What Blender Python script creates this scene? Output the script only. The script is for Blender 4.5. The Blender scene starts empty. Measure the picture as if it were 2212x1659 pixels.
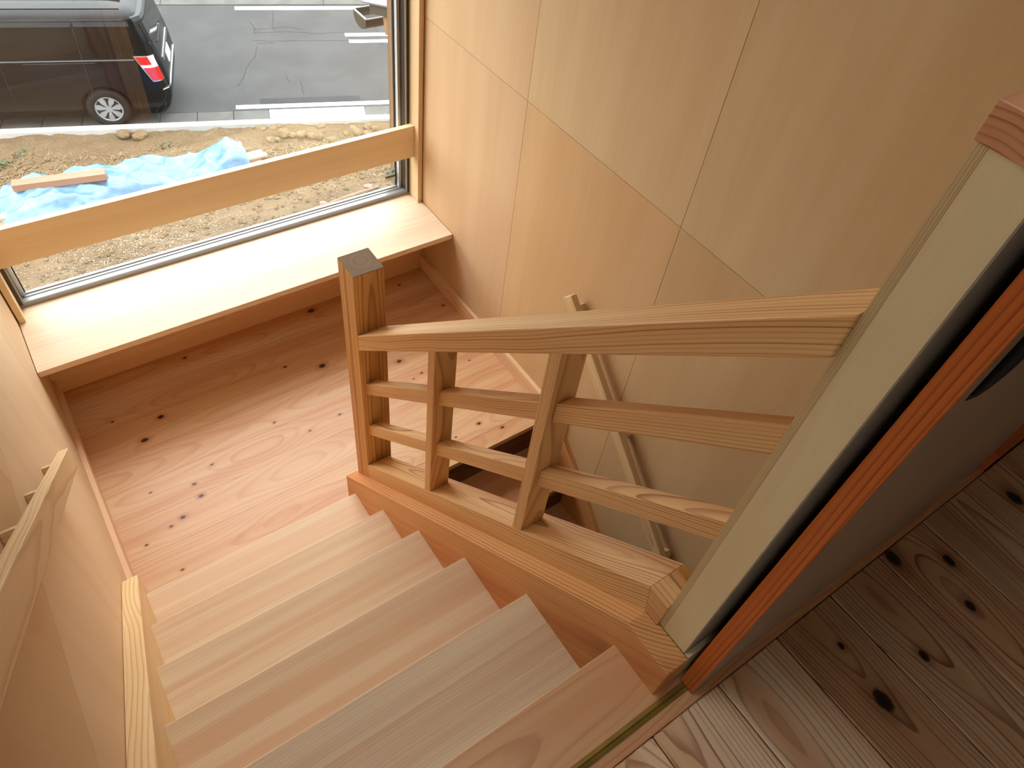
import bpy, bmesh, math, random
from mathutils import Vector, Matrix
from mathutils import noise as mnoise

random.seed(11)
sc = bpy.context.scene
COL = sc.collection

# ------------------------------------------------------------------ camera
cam_d = bpy.data.cameras.new('camera')
cam = bpy.data.objects.new('camera', cam_d)
COL.objects.link(cam)
cam_d.sensor_width = 36.0
cam_d.lens = 25.4667
cam_d.clip_start = 0.01
cam_d.clip_end = 200
_R = Matrix(((0.81901163, 0.37553462, -0.43381298),
             (-0.56403918, 0.66564404, -0.48864896),
             (0.10526042, 0.6448967, 0.75698645)))
cam.matrix_world = Matrix.Translation((0, 0, 2.47)) @ _R.to_4x4()
sc.camera = cam

# ------------------------------------------------------------------ world: bright overcast sky
W = bpy.data.worlds.new('overcast_sky')
sc.world = W
W.use_nodes = True
_bg = W.node_tree.nodes['Background']
# standard overcast sky: zenith three times as bright as the horizon
_t = W.node_tree
_tc = _t.nodes.new('ShaderNodeTexCoord'); _sx = _t.nodes.new('ShaderNodeSeparateXYZ')
_mx = _t.nodes.new('ShaderNodeMath'); _mx.operation = 'MAXIMUM'; _mx.inputs[1].default_value = 0.0
_ma = _t.nodes.new('ShaderNodeMath'); _ma.operation = 'MULTIPLY_ADD'
SKY_ZENITH = 13.0
_ma.inputs[1].default_value = SKY_ZENITH * 2 / 3; _ma.inputs[2].default_value = SKY_ZENITH / 3
_t.links.new(_tc.outputs['Generated'], _sx.inputs[0]); _t.links.new(_sx.outputs[2], _mx.inputs[0])
_t.links.new(_mx.outputs[0], _ma.inputs[0]); _t.links.new(_ma.outputs[0], _bg.inputs['Strength'])
_bg.inputs['Color'].default_value = (0.93, 0.97, 1.0, 1)

sc.view_settings.view_transform = 'Standard'
sc.view_settings.look = 'None'
sc.view_settings.gamma = 1.0
sc.view_settings.use_curve_mapping = False
sc.view_settings.exposure = 0.0
sc.cycles.max_bounces = 10
sc.cycles.diffuse_bounces = 4
sc.cycles.glossy_bounces = 4
sc.cycles.transparent_max_bounces = 12
sc.cycles.caustics_reflective = False
sc.cycles.caustics_refractive = False
sc.cycles.sample_clamp_indirect = 6.0
sc.cycles.use_denoising = True
sc.cycles.use_adaptive_sampling = True
sc.cycles.adaptive_threshold = 0.05

# ------------------------------------------------------------------ helpers: colour, nodes
def S(r, g, b):
    f = lambda c: (c / 255 / 12.92) if c / 255 <= 0.04045 else ((c / 255 + 0.055) / 1.055) ** 2.4
    return (f(r), f(g), f(b), 1.0)

class NT:
    def __init__(s, tree):
        s.t = tree; s.n = tree.nodes; s.l = tree.links
    def new(s, typ, **kw):
        n = s.n.new(typ)
        for k, v in kw.items():
            setattr(n, k, v)
        return n
    def put(s, sock, v):
        if isinstance(v, bpy.types.NodeSocket):
            s.l.new(v, sock)
        else:
            sock.default_value = v
    def m(s, op, a, b=0.0, c=None, clamp=False):
        n = s.new('ShaderNodeMath', operation=op, use_clamp=clamp)
        s.put(n.inputs[0], a); s.put(n.inputs[1], b)
        if c is not None:
            s.put(n.inputs[2], c)
        return n.outputs[0]
    def vec(s, x, y, z):
        n = s.new('ShaderNodeCombineXYZ')
        for i, v in enumerate((x, y, z)):
            s.put(n.inputs[i], v)
        return n.outputs[0]
    def sep(s, v):
        n = s.new('ShaderNodeSeparateXYZ'); s.put(n.inputs[0], v)
        return n.outputs
    def noise(s, v, scale=1.0, detail=2.0, rough=0.5, dim='3D'):
        n = s.new('ShaderNodeTexNoise', noise_dimensions=dim)
        s.put(n.inputs['Vector'], v)
        n.inputs['Scale'].default_value = scale
        n.inputs['Detail'].default_value = detail
        n.inputs['Roughness'].default_value = rough
        return n.outputs['Fac']
    def mix(s, f, a, b, blend='MIX'):
        n = s.new('ShaderNodeMix', data_type='RGBA', blend_type=blend)
        s.put(n.inputs[0], f); s.put(n.inputs[6], a); s.put(n.inputs[7], b)
        return n.outputs[2]
    def smooth(s, v, lo, hi):
        n = s.new('ShaderNodeMapRange', interpolation_type='SMOOTHSTEP')
        s.put(n.inputs[0], v); n.inputs[1].default_value = lo; n.inputs[2].default_value = hi
        n.inputs[3].default_value = 0; n.inputs[4].default_value = 1
        return n.outputs[0]

def new_mat(name):
    m = bpy.data.materials.new(name)
    m.use_nodes = True
    t = NT(m.node_tree)
    b = t.n['Principled BSDF']
    return m, t, b

def plain(name, col, rough=0.5, metal=0.0, spec=0.5, coat=0.0, bump=0.0, bscale=80, var=0.0, vscale=6):
    m, t, b = new_mat(name)
    b.inputs['Roughness'].default_value = rough
    b.inputs['Metallic'].default_value = metal
    b.inputs['Specular IOR Level'].default_value = spec
    b.inputs['Coat Weight'].default_value = coat
    tc = t.new('ShaderNodeTexCoord')
    if var > 0:
        n = t.noise(tc.outputs['Object'], vscale, 4, 0.6)
        c = t.mix(t.smooth(n, 0.3, 0.7), tuple(x * (1 - var) for x in col[:3]) + (1,), tuple(min(1, x * (1 + var)) for x in col[:3]) + (1,))
        t.put(b.inputs['Base Color'], c)
    else:
        b.inputs['Base Color'].default_value = col
    if bump > 0:
        n = t.noise(tc.outputs['Object'], bscale, 4, 0.6)
        bn = t.new('ShaderNodeBump'); bn.inputs['Strength'].default_value = bump; bn.inputs['Distance'].default_value = 0.002
        t.put(bn.inputs['Height'], n); t.put(b.inputs['Normal'], bn.outputs[0])
    return m

def wood(name, light, dark, heart, ring=0.006, line=0.6, streak=0.5, wob=0.004, drift=0.03, rough=0.5,
         fiber=0.10, bump=0.15, spec=0.35, knots=None, kcol=None, stave=0.0, tone=0.0, streak_w=14.0, sharp=2.2):
    """Solid wood: growth rings around a pith given by the 'gc' attribute (length, across, across)."""
    m, t, b = new_mat(name)
    at = t.new('ShaderNodeAttribute'); at.attribute_name = 'gc'
    oi = t.new('ShaderNodeObjectInfo')
    rnd = oi.outputs['Random']
    x, y, z = t.sep(at.outputs['Vector'])
    l = t.m('ADD', x, t.m('MULTIPLY', rnd, 41.0))
    low = t.noise(t.vec(t.m('MULTIPLY', l, 1.3), t.m('MULTIPLY', rnd, 9.0), 0.0), 1.0, 1)
    low2 = t.noise(t.vec(t.m('MULTIPLY', l, 1.7), t.m('MULTIPLY', rnd, 5.0), 7.3), 1.0, 1)
    a = t.m('ADD', y, t.m('MULTIPLY', t.m('SUBTRACT', low, 0.5), drift * 2))
    c = t.m('ADD', z, t.m('MULTIPLY', t.m('SUBTRACT', low2, 0.5), drift * 2))
    if stave > 0:      # glued-up staves: each its own slice of log
        si = t.m('FLOOR', t.m('DIVIDE', t.m('ADD', y, t.m('MULTIPLY', rnd, 3.0)), stave))
        wn = t.new('ShaderNodeTexWhiteNoise', noise_dimensions='2D')
        t.put(wn.inputs['Vector'], t.vec(si, t.m('MULTIPLY', rnd, 77.0), 0.0))
        a = t.m('ADD', a, t.m('MULTIPLY', wn.outputs['Value'], 0.12))
        sv = wn.outputs['Value']
        l = t.m('ADD', l, t.m('MULTIPLY', sv, 13.0))
    pos = t.vec(t.m('MULTIPLY', l, 2.2), t.m('MULTIPLY', y, 16.0), t.m('MULTIPLY', z, 16.0))
    n1 = t.noise(pos, 1.0, 2, 0.55)
    r = t.m('SQRT', t.m('ADD', t.m('MULTIPLY', a, a), t.m('MULTIPLY', c, c)))
    r = t.m('ADD', r, t.m('MULTIPLY', t.m('SUBTRACT', n1, 0.5), wob * 2))
    q = t.m('DIVIDE', r, ring)
    fr = t.m('FRACT', q)
    up = t.smooth(fr, 0.30, 0.93); dn = t.m('SUBTRACT', 1.0, t.smooth(fr, 0.94, 1.0))
    late = t.m('MULTIPLY', t.m('POWER', up, sharp), dn)
    w2 = t.new('ShaderNodeTexWhiteNoise', noise_dimensions='1D'); t.put(w2.inputs['W'], t.m('FLOOR', q))
    late = t.m('MULTIPLY', late, t.m('MULTIPLY_ADD', w2.outputs['Value'], 0.7, 0.3))
    st = t.noise(t.vec(t.m('MULTIPLY', l, 0.7), t.m('MULTIPLY', y, streak_w), t.m('MULTIPLY', z, streak_w)), 1.0, 3, 0.55)
    if stave > 0:
        st = t.m('ADD', t.m('MULTIPLY', st, 0.9), t.m('MULTIPLY', sv, 0.12))
    stm = t.smooth(st, 0.34, 0.68)
    fb = t.noise(t.vec(t.m('MULTIPLY', l, 9.0), t.m('MULTIPLY', y, 520.0), t.m('MULTIPLY', z, 520.0)), 1.0, 1, 0.6)
    col = t.mix(t.m('MULTIPLY', stm, streak), light, heart)
    col = t.mix(t.m('MULTIPLY', late, line), col, dark)
    fac = t.m('ADD', 1.0 - fiber * 0.5, t.m('MULTIPLY', fb, fiber))
    if tone > 0:
        fac = t.m('MULTIPLY', fac, t.m('ADD', 1.0 - tone * 0.5, t.m('MULTIPLY', rnd, tone)))
    mul = t.new('ShaderNodeVectorMath', operation='SCALE'); t.put(mul.inputs[0], col); t.put(mul.inputs['Scale'], fac)
    col = mul.outputs[0]
    # per-object tint (different log or veneer, plus light and shade on some pieces)
    mm = t.new('ShaderNodeMix', data_type='RGBA', blend_type='MULTIPLY'); mm.inputs[0].default_value = 1.0
    t.put(mm.inputs[6], col); t.put(mm.inputs[7], oi.outputs['Color']); col = mm.outputs[2]
    if knots:
        geo = t.new('ShaderNodeNewGeometry')
        px, py, pz = t.sep(geo.outputs['Position'])
        wv = t.noise(geo.outputs['Position'], 60.0, 2)
        kf = None; hf = None
        axis_x, lst = knots
        for (kx, ky, kr) in lst:
            dx = t.m('DIVIDE', t.m('SUBTRACT', px, kx), kr * (1.45 if axis_x else 0.95))
            dy = t.m('DIVIDE', t.m('SUBTRACT', py, ky), kr * (0.95 if axis_x else 1.45))
            d = t.m('SQRT', t.m('MULTIPLY_ADD', dx, dx, t.m('MULTIPLY', dy, dy)))
            kf = d if kf is None else t.m('MINIMUM', kf, d)
        kf = t.m('ADD', kf, t.m('MULTIPLY', t.m('SUBTRACT', wv, 0.5), 0.5))
        halo = t.m('SUBTRACT', 1.0, t.smooth(kf, 0.8, 3.0))
        core = t.m('SUBTRACT', 1.0, t.smooth(kf, 0.75, 1.15))
        pup = t.m('SUBTRACT', 1.0, t.smooth(kf, 0.2, 0.8))
        col = t.mix(t.m('MULTIPLY', halo, 0.45), col, kcol[0])
        col = t.mix(core, col, t.mix(pup, kcol[1], kcol[2]))
    t.put(b.inputs['Base Color'], col)
    b.inputs['Roughness'].default_value = rough
    b.inputs['Specular IOR Level'].default_value = spec
    if bump >= 0.2:
        bn = t.new('ShaderNodeBump'); bn.inputs['Strength'].default_value = bump; bn.inputs['Distance'].default_value = 0.0012
        t.put(bn.inputs['Height'], t.m('ADD', t.m('MULTIPLY', late, 0.8), t.m('MULTIPLY', fb, 0.3)))
        t.put(b.inputs['Normal'], bn.outputs[0])
    return m

# ------------------------------------------------------------------ helpers: objects
WL = {}     # build-space location of every object

def empty(name, loc, parent=None, label=None, cat=None, group=None, kind=None):
    o = bpy.data.objects.new(name, None)
    COL.objects.link(o)
    o.empty_display_size = 0.05
    loc = Vector(loc)
    WL[o] = loc
    if parent:
        o.parent = parent; o.location = loc - WL[parent]
    else:
        o.location = loc
    tag(o, label, cat, group, kind)
    return o

def tag(o, label=None, cat=None, group=None, kind=None):
    if label: o['label'] = label
    if cat: o['category'] = cat
    if group: o['group'] = group
    if kind: o['kind'] = kind
    return o

def frame_of(g):
    """grain direction -> (L, A, B) unit vectors"""
    if g in ('x', 'y', 'z'):
        return {'x': (Vector((1, 0, 0)), Vector((0, 1, 0)), Vector((0, 0, 1))),
                'y': (Vector((0, 1, 0)), Vector((1, 0, 0)), Vector((0, 0, 1))),
                'z': (Vector((0, 0, 1)), Vector((1, 0, 0)), Vector((0, 1, 0)))}[g]
    Lv = Vector(g).normalized()
    A = Vector((1, 0, 0)) if abs(Lv.x) < 0.9 else Vector((0, 1, 0))
    A = (A - Lv * A.dot(Lv)).normalized()
    return (Lv, A, Lv.cross(A))

def mk(name, verts, faces, mat, parent=None, grain=None, pith=(0.0, 0.08), bevel=0.0, segs=1, smooth=False,
       label=None, cat=None, group=None, kind=None, tint=None, keep_origin=False):
    bm = bmesh.new()
    vs = [bm.verts.new(v) for v in verts]
    for f in faces:
        try:
            bm.faces.new([vs[i] for i in f])
        except ValueError:
            pass
    bmesh.ops.recalc_face_normals(bm, faces=bm.faces)
    if bevel > 0:
        bmesh.ops.bevel(bm, geom=list(bm.edges), offset=bevel, segments=segs, profile=0.5, affect='EDGES', clamp_overlap=True)
    return finish(name, bm, mat, parent, grain, pith, smooth, label, cat, group, kind, tint)

def finish(name, bm, mat, parent=None, grain=None, pith=(0.0, 0.08), smooth=False,
           label=None, cat=None, group=None, kind=None, tint=None, sharp=None):
    lo = Vector((1e9,) * 3); hi = Vector((-1e9,) * 3)
    for v in bm.verts:
        for i in range(3):
            lo[i] = min(lo[i], v.co[i]); hi[i] = max(hi[i], v.co[i])
    cen = (lo + hi) / 2
    for v in bm.verts:
        v.co -= cen
    me = bpy.data.meshes.new(name)
    bm.to_mesh(me); bm.free()
    if grain is not None:
        Lv, A, B = frame_of(grain)
        at = me.attributes.new('gc', 'FLOAT_VECTOR', 'POINT')
        off = random.uniform(0, 5)
        buf = []
        for v in me.vertices:
            buf += [v.co.dot(Lv) + off, v.co.dot(A) - pith[0], v.co.dot(B) - pith[1]]
        at.data.foreach_set('vector', buf)
    if smooth:
        me.polygons.foreach_set('use_smooth', [True] * len(me.polygons))
        if sharp is not None:
            me.set_sharp_from_angle(angle=math.radians(sharp))
    if mat:
        me.materials.append(mat)
    o = bpy.data.objects.new(name, me)
    COL.objects.link(o)
    WL[o] = cen
    if parent:
        o.parent = parent; o.location = cen - WL[parent]
    else:
        o.location = cen
    if tint:
        o.color = tuple(tint) + (1.0,)
    tag(o, label, cat, group, kind)
    return o

def box_g(x0, x1, y0, y1, z0, z1):
    v = [(x0, y0, z0), (x1, y0, z0), (x1, y1, z0), (x0, y1, z0), (x0, y0, z1), (x1, y0, z1), (x1, y1, z1), (x0, y1, z1)]
    f = [(0, 3, 2, 1), (4, 5, 6, 7), (0, 1, 5, 4), (1, 2, 6, 5), (2, 3, 7, 6), (3, 0, 4, 7)]
    return v, f

def box(name, x0, x1, y0, y1, z0, z1, mat, parent=None, **kw):
    v, f = box_g(x0, x1, y0, y1, z0, z1)
    return mk(name, v, f, mat, parent, **kw)

def prism(name, pts, a, b, axis, mat, parent=None, **kw):
    """polygon pts in the two axes other than `axis`, extruded from a to b along it"""
    def P(p, t):
        if axis == 'x': return (t, p[0], p[1])
        if axis == 'y': return (p[0], t, p[1])
        return (p[0], p[1], t)
    n = len(pts)
    v = [P(p, a) for p in pts] + [P(p, b) for p in pts]
    f = [tuple(range(n)), tuple(range(2 * n - 1, n - 1, -1))] + [(i, (i + 1) % n, n + (i + 1) % n, n + i) for i in range(n)]
    return mk(name, v, f, mat, parent, **kw)

def copy_obj(o, loc, parent=None):
    c = o.copy()
    COL.objects.link(c)
    WL[c] = Vector(loc)
    if parent:
        c.parent = parent; c.location = WL[c] - WL[parent]
    else:
        c.location = loc
    return c

# ------------------------------------------------------------------ materials
M = {}
M['ply'] = wood('shina_plywood', S(212, 182, 143), S(192, 152, 110), S(202, 168, 125), ring=0.02, line=0.10, streak=0.6, wob=0.01, drift=0.05, rough=0.55, fiber=0.06, bump=0.02, streak_w=9, spec=0.25)
M['ply_back'] = plain('wall_core', S(34, 24, 17), 0.9)
M['ply_edge'] = wood('plywood_edge', S(214, 190, 142), S(150, 105, 66), S(200, 170, 120), ring=0.0028, line=0.75, streak=0.2, wob=0.0002, drift=0.0, rough=0.6, bump=0.1)
M['stud'] = wood('pale_stud', S(232, 214, 170), S(210, 178, 126), S(222, 192, 142), ring=0.02, line=0.2, streak=0.6, wob=0.01, rough=0.55, bump=0.03, streak_w=10)
M['sill'] = wood('hinoki_sill', S(236, 214, 184), S(210, 168, 130), S(230, 196, 164), ring=0.016, line=0.32, streak=0.6, wob=0.006, drift=0.05, rough=0.38, fiber=0.05, bump=0.03, streak_w=9)
M['guard'] = wood('guard_rail_wood', S(238, 212, 170), S(208, 166, 116), S(228, 194, 146), ring=0.006, line=0.3, streak=0.5, wob=0.003, rough=0.45, fiber=0.08, bump=0.05)
M['casing'] = wood('casing_wood', S(226, 196, 152), S(198, 156, 110), S(218, 182, 134), ring=0.007, line=0.35, streak=0.5, wob=0.003, rough=0.45, bump=0.05)
LK = [(0.058, 2.159, .014), (-.03, 2.076, .015), (-.11, 2.226, .006), (.15, 1.836, .006), (.063, 1.783, .008), (.067, 1.72, .011), (-.019, 1.665, .011), (-.067, 1.649, .007), (-.163, 1.619, .006), (-.085, 1.827, .005), (.593, 2.171, .008), (.735, 2.099, .016), (.838, 2.44, .018), (.244, 2.427, .008), (.682, 1.816, .007), (.541, 1.799, .006), (.434, 1.909, .006), (1.043, 1.959, .013), (1.29, 2.406, .008), (1.406, 2.177, .008), (1.165, 1.482, .010), (1.241, 1.414, .009), (1.096, 1.849, .007), (1.048, 1.836, .005), (1.042, 1.47, .005), (1.324, 1.809, .005), (-.089, 1.463, .006)]
def landing_wood(y0=None, y1=None):
    kn = [(a, b, c * .68) for a, b, c in LK if y0 is not None and y0 - .02 < b < y1 + .02]
    return wood('landing_cedar', S(220, 178, 134), S(184, 116, 72), S(204, 142, 98), ring=0.011, line=0.36, streak=0.75, wob=0.006, drift=0.07, rough=0.36, fiber=0.07, bump=0.0, tone=0.04, streak_w=11,
                knots=(True, kn) if kn else None, kcol=(S(168, 92, 50), S(96, 44, 24), S(46, 24, 16)))
M['landing'] = landing_wood()
M['tread'] = wood('tread_wood', S(232, 208, 172), S(200, 152, 108), S(218, 176, 138), ring=0.006, line=0.4, streak=0.85, wob=0.003, drift=0.03, rough=0.4, fiber=0.09, bump=0.04, stave=0.058, tone=0.06, streak_w=26)
M['string'] = wood('stringer_fir', S(222, 164, 102), S(146, 74, 36), S(200, 124, 68), ring=0.0058, line=0.9, streak=0.8, wob=0.003, drift=0.02, rough=0.48, fiber=0.08, bump=0.10, streak_w=12)
M['string_pale'] = wood('pale_stringer_fir', S(232, 200, 148), S(176, 122, 72), S(222, 178, 122), ring=0.0075, line=0.75, streak=0.6, wob=0.003, drift=0.02, rough=0.48, fiber=0.08, bump=0.1)
M['rail'] = wood('balustrade_fir', S(230, 188, 130), S(152, 86, 44), S(214, 150, 90), ring=0.0052, line=0.88, streak=0.7, wob=0.003, drift=0.022, rough=0.5, fiber=0.08, bump=0.12, streak_w=12)
M['newel'] = wood('aged_cedar_post', S(222, 168, 102), S(124, 72, 34), S(198, 138, 76), ring=0.0052, line=0.8, streak=0.7, wob=0.003, drift=0.006, rough=0.55, fiber=0.14, bump=0.2)
M['outwood'] = wood('outdoor_cedar', S(140, 108, 74), S(104, 72, 44), S(128, 94, 60), ring=0.008, line=0.5, streak=0.6, rough=0.7)
M['endgrain'] = wood('weathered_end_grain', S(158, 128, 96), S(84, 62, 42), S(144, 114, 84), ring=0.005, line=0.9, streak=0.3, wob=0.002, drift=0.002, rough=0.7, fiber=0.2, bump=0.2)
M['lowtread'] = wood('shaded_tread_cedar', S(204, 150, 104), S(160, 98, 58), S(186, 124, 80), ring=0.009, line=0.5, streak=0.8, rough=0.45, bump=0.05)  # cedar deepened in colour for the shade on the lower flight
M['lowriser'] = wood('shaded_cedar_riser', S(120, 82, 56), S(70, 42, 26), S(100, 64, 42), ring=0.006, line=0.7, streak=0.7, rough=0.6, bump=0.1)  # shade on the camera-facing lower risers put into the wood colour
M['base'] = wood('baseboard_wood', S(234, 196, 154), S(200, 140, 92), S(224, 172, 126), ring=0.007, line=0.4, streak=0.5, wob=0.003, rough=0.45, bump=0.05)
FK = [(.85, -.112, .015), (1.097, .045, .014), (.98, -.106, .008), (1.144, -.098, .009), (1.193, -.019, .010), (.863, -.011, .005), (1.457, -.012, .014), (.30, -.32, .02)]
def hall_wood(x0=None, x1=None):
    kn = [q for q in FK if x0 is not None and x0 - .01 < q[0] < x1 + .01]
    return wood('brushed_cedar_floor', S(232, 206, 172), S(126, 68, 40), S(206, 154, 112), ring=0.0052, line=0.95, sharp=4.0, streak=0.85, wob=0.004, drift=0.045, rough=0.36, fiber=0.16, bump=0.3, tone=0.08, streak_w=12,
                knots=(False, kn) if kn else None, kcol=(S(96, 54, 34), S(52, 30, 20), S(24, 14, 11)))
M['hall'] = hall_wood()
M['sillF'] = wood('threshold_cedar', S(224, 178, 130), S(180, 108, 66), S(210, 146, 100), ring=0.008, line=0.5, streak=0.8, wob=0.004, drift=0.05, rough=0.42, bump=0.05)
M['red'] = wood('red_cedar_edge', S(204, 112, 52), S(134, 56, 26), S(188, 90, 40), ring=0.0075, line=0.8, streak=0.5, wob=0.003, drift=0.01, rough=0.45, bump=0.08)
M['cap'] = wood('cap_cedar', S(214, 158, 116), S(140, 80, 60), S(200, 130, 84), ring=0.0065, line=0.85, streak=0.5, wob=0.002, drift=0.005, rough=0.5, bump=0.1)
M['ceiling'] = wood('ceiling_cedar', S(226, 200, 160), S(180, 136, 92), S(214, 176, 130), ring=0.01, line=0.5, streak=0.8, wob=0.005, drift=0.05, rough=0.6, bump=0.05, tone=0.15)
M['door'] = plain('door_veneer', S(172, 146, 124), 0.6, var=0.06, vscale=4)
M['gap'] = plain('grey_board', S(176, 166, 148), 0.7)
M['white'] = plain('white_plaster', S(228, 222, 210), 0.85, bump=0.2, bscale=120)
M['brass'] = plain('brass', S(156, 128, 62), 0.42, metal=0.55, var=0.15, vscale=20)
M['black'] = plain('black_metal', S(34, 34, 36), 0.4, metal=0.6)
M['alu'] = plain('aluminium', S(150, 150, 149), 0.4, metal=0.3)
M['alu_w'] = plain('aluminium_light', S(220, 222, 222), 0.3, metal=0.3)
M['alu_d'] = plain('aluminium_shaded', S(76, 66, 56), 0.4, metal=0.6)  # shadow on the jamb side faces put into the aluminium colour
M['gasket'] = plain('rubber_gasket', S(24, 24, 26), 0.7)

def glass_mat(name, refl_ior=1.5, tint=(0.93, 0.95, 0.95, 1)):
    m = bpy.data.materials.new(name); m.use_nodes = True
    t = NT(m.node_tree); t.n.clear()
    out = t.new('ShaderNodeOutputMaterial')
    tr = t.new('ShaderNodeBsdfTransparent'); tr.inputs[0].default_value = tint
    gl = t.new('ShaderNodeBsdfGlossy'); gl.inputs['Roughness'].default_value = 0.0
    fr = t.new('ShaderNodeFresnel')
    geo = t.new('ShaderNodeNewGeometry')      # thin pane: same reflectance on both faces
    t.put(fr.inputs['IOR'], t.m('ADD', refl_ior, t.m('MULTIPLY', geo.outputs['Backfacing'], 1.0 / refl_ior - refl_ior)))
    mx = t.new('ShaderNodeMixShader')
    t.put(mx.inputs[0], t.m('MULTIPLY', fr.outputs[0], 1.0, clamp=True))
    t.l.new(tr.outputs[0], mx.inputs[1]); t.l.new(gl.outputs[0], mx.inputs[2]); t.l.new(mx.outputs[0], out.inputs[0])
    return m
M['glass'] = glass_mat('window_glass')

# ------------------------------------------------------------------ dimensions (metres; landing floor z = 0)
XL, XR = -0.25, 1.463
YW = 2.49
RISE, GO = 0.20946, 0.22131
ZH = 6 * RISE
Y1 = 1.3165
SX0, SX1 = -0.2008, 0.5162
CEIL = 3.72
SLOPE = Vector((0, -1, 0.9464))
LOWZ = -7 * RISE

# ------------------------------------------------------------------ room shell
def panel_wall(name, face_x, sign, back, ys, zs, tints, label, long_row=None):
    root = box(name, min(back, face_x + sign * 0.0015), max(back, face_x + sign * 0.0015), ys[0], ys[-1], zs[0], zs[-1], M['ply_back'], kind='structure', label=label)
    k = 0
    for i in range(len(ys) - 1):
        for j in range(len(zs) - 1):
            if long_row is not None and j == long_row and i > 0:
                continue
            g = 0.0008
            yb = ys[-1] if (long_row is not None and j == long_row) else ys[i + 1]
            x0, x1 = sorted((face_x, face_x + sign * 0.0016))
            t = tints[k % len(tints)]; k += 1
            box('plywood_panel', x0, x1, ys[i] + g, yb - g, zs[j] + g, zs[j + 1] - g, M['ply'], root, grain='z', pith=(0.3, 0.45), tint=t)
    return root

panel_wall('wall_right', XR, 1, XR + 0.12, [0.19, 0.277, 1.039, 1.801, 2.62], [LOWZ - 0.05, -0.58, 1.24, 3.05, CEIL],
           [(1, .97, .92), (1, .97, .92), (1, .98, .94), (1, .98, .94),
            (.92, .84, .74), (.93, .87, .78), (.98, 1.0, .96), (1, 1, .97),  # lower panels: veneer tone with the shade behind the rails tinted in
            (.95, .82, .70), (1.0, .90, .78), (1.0, 1.0, .96), (1, 1, .97),
            (.98, .90, .84), (.99, .92, .90), (.99, .94, .91), (1, .96, .92)],
           'plywood panelled wall beside the lower flight of stairs')
panel_wall('wall_left', XL, -1, XL - 0.12, [0.10, 0.31, 1.07, 1.83, 2.62], [LOWZ - 0.05, -0.58, 1.22, 3.05, CEIL],
           [(1, 1, .98), (1.12, 1.13, 1.18), (1.02, .94, .86), (1, 1, 1),
            (1, .97, .93), (1.02, .94, .86), (1, 1, 1),
            (1, 1, 1), (1.10, 1.11, 1.15), (1, 1, 1)], 'pale plywood panelled wall beside the upper flight of stairs', long_row=1)

ww = box('wall_window', XL - 0.12, XR + 0.12, YW, YW + 0.17, LOWZ - 0.05, 0.363, M['white'], kind='structure', label='low wall below the window over the landing')
box('wall_window_head', XL - 0.12, XR + 0.12, YW, YW + 0.17, 2.42, CEIL, M['ply'], kind='structure', label='wall strip above the tall stair window', grain='x')

# ceiling of cedar boards
SKX0, SKX1, SKY0, SKY1 = -0.12, 0.46, 0.18, 0.80      # opening for an unseen skylight, added to brighten the near treads
ce = box('ceiling', -1.6, 3.3, -2.6, SKY0, CEIL + 0.02, CEIL + 0.12, M['ply_back'], kind='structure', label='cedar board ceiling over hall and stairwell')
box('ceiling_deck', -1.6, 3.3, SKY1, 2.66, CEIL + 0.02, CEIL + 0.12, M['ply_back'], ce)
box('ceiling_deck', -1.6, SKX0, SKY0, SKY1, CEIL + 0.02, CEIL + 0.12, M['ply_back'], ce)
box('ceiling_deck', SKX1, 3.3, SKY0, SKY1, CEIL + 0.02, CEIL + 0.12, M['ply_back'], ce)
ycuts = []
yy = -2.6
while yy < 2.64:
    ycuts.append(round(yy, 3)); yy += 0.15
ycuts = sorted(set([q for q in ycuts if not (abs(q - SKY0) < 0.08 or abs(q - SKY1) < 0.08)] + [SKY0, SKY1, 2.66]))
for a, b in zip(ycuts[:-1], ycuts[1:]):
    segs_ = [(-1.6, SKX0), (SKX1, 3.3)] if a >= SKY0 - 1e-4 and b <= SKY1 + 1e-4 else [(-1.6, 3.3)]
    for (p, q) in segs_:
        box('ceiling_board', p, q, a + 0.001, b - 0.001, CEIL, CEIL + 0.02, M['ceiling'], ce, grain='x', pith=(0.02, -0.1))
w3 = empty('fill_skylight', (0.2, 0.55, CEIL + 0.1), kind='structure', label='added skylight over the head of the stairs, brightening the near treads')
for (a, b, c, d) in ((SKX0 - .03, SKX0, SKY0 - .03, SKY1 + .03), (SKX1, SKX1 + .03, SKY0 - .03, SKY1 + .03), (SKX0, SKX1, SKY0 - .03, SKY0), (SKX0, SKX1, SKY1, SKY1 + .03)):
    box('fill_skylight_curb', a, b, c, d, CEIL + 0.001, CEIL + 0.16, M['white'], w3)
box('glass_pane', SKX0 - .02, SKX1 + .02, SKY0 - .02, SKY1 + .02, CEIL + 0.16, CEIL + 0.164, M['glass'], w3)

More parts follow.
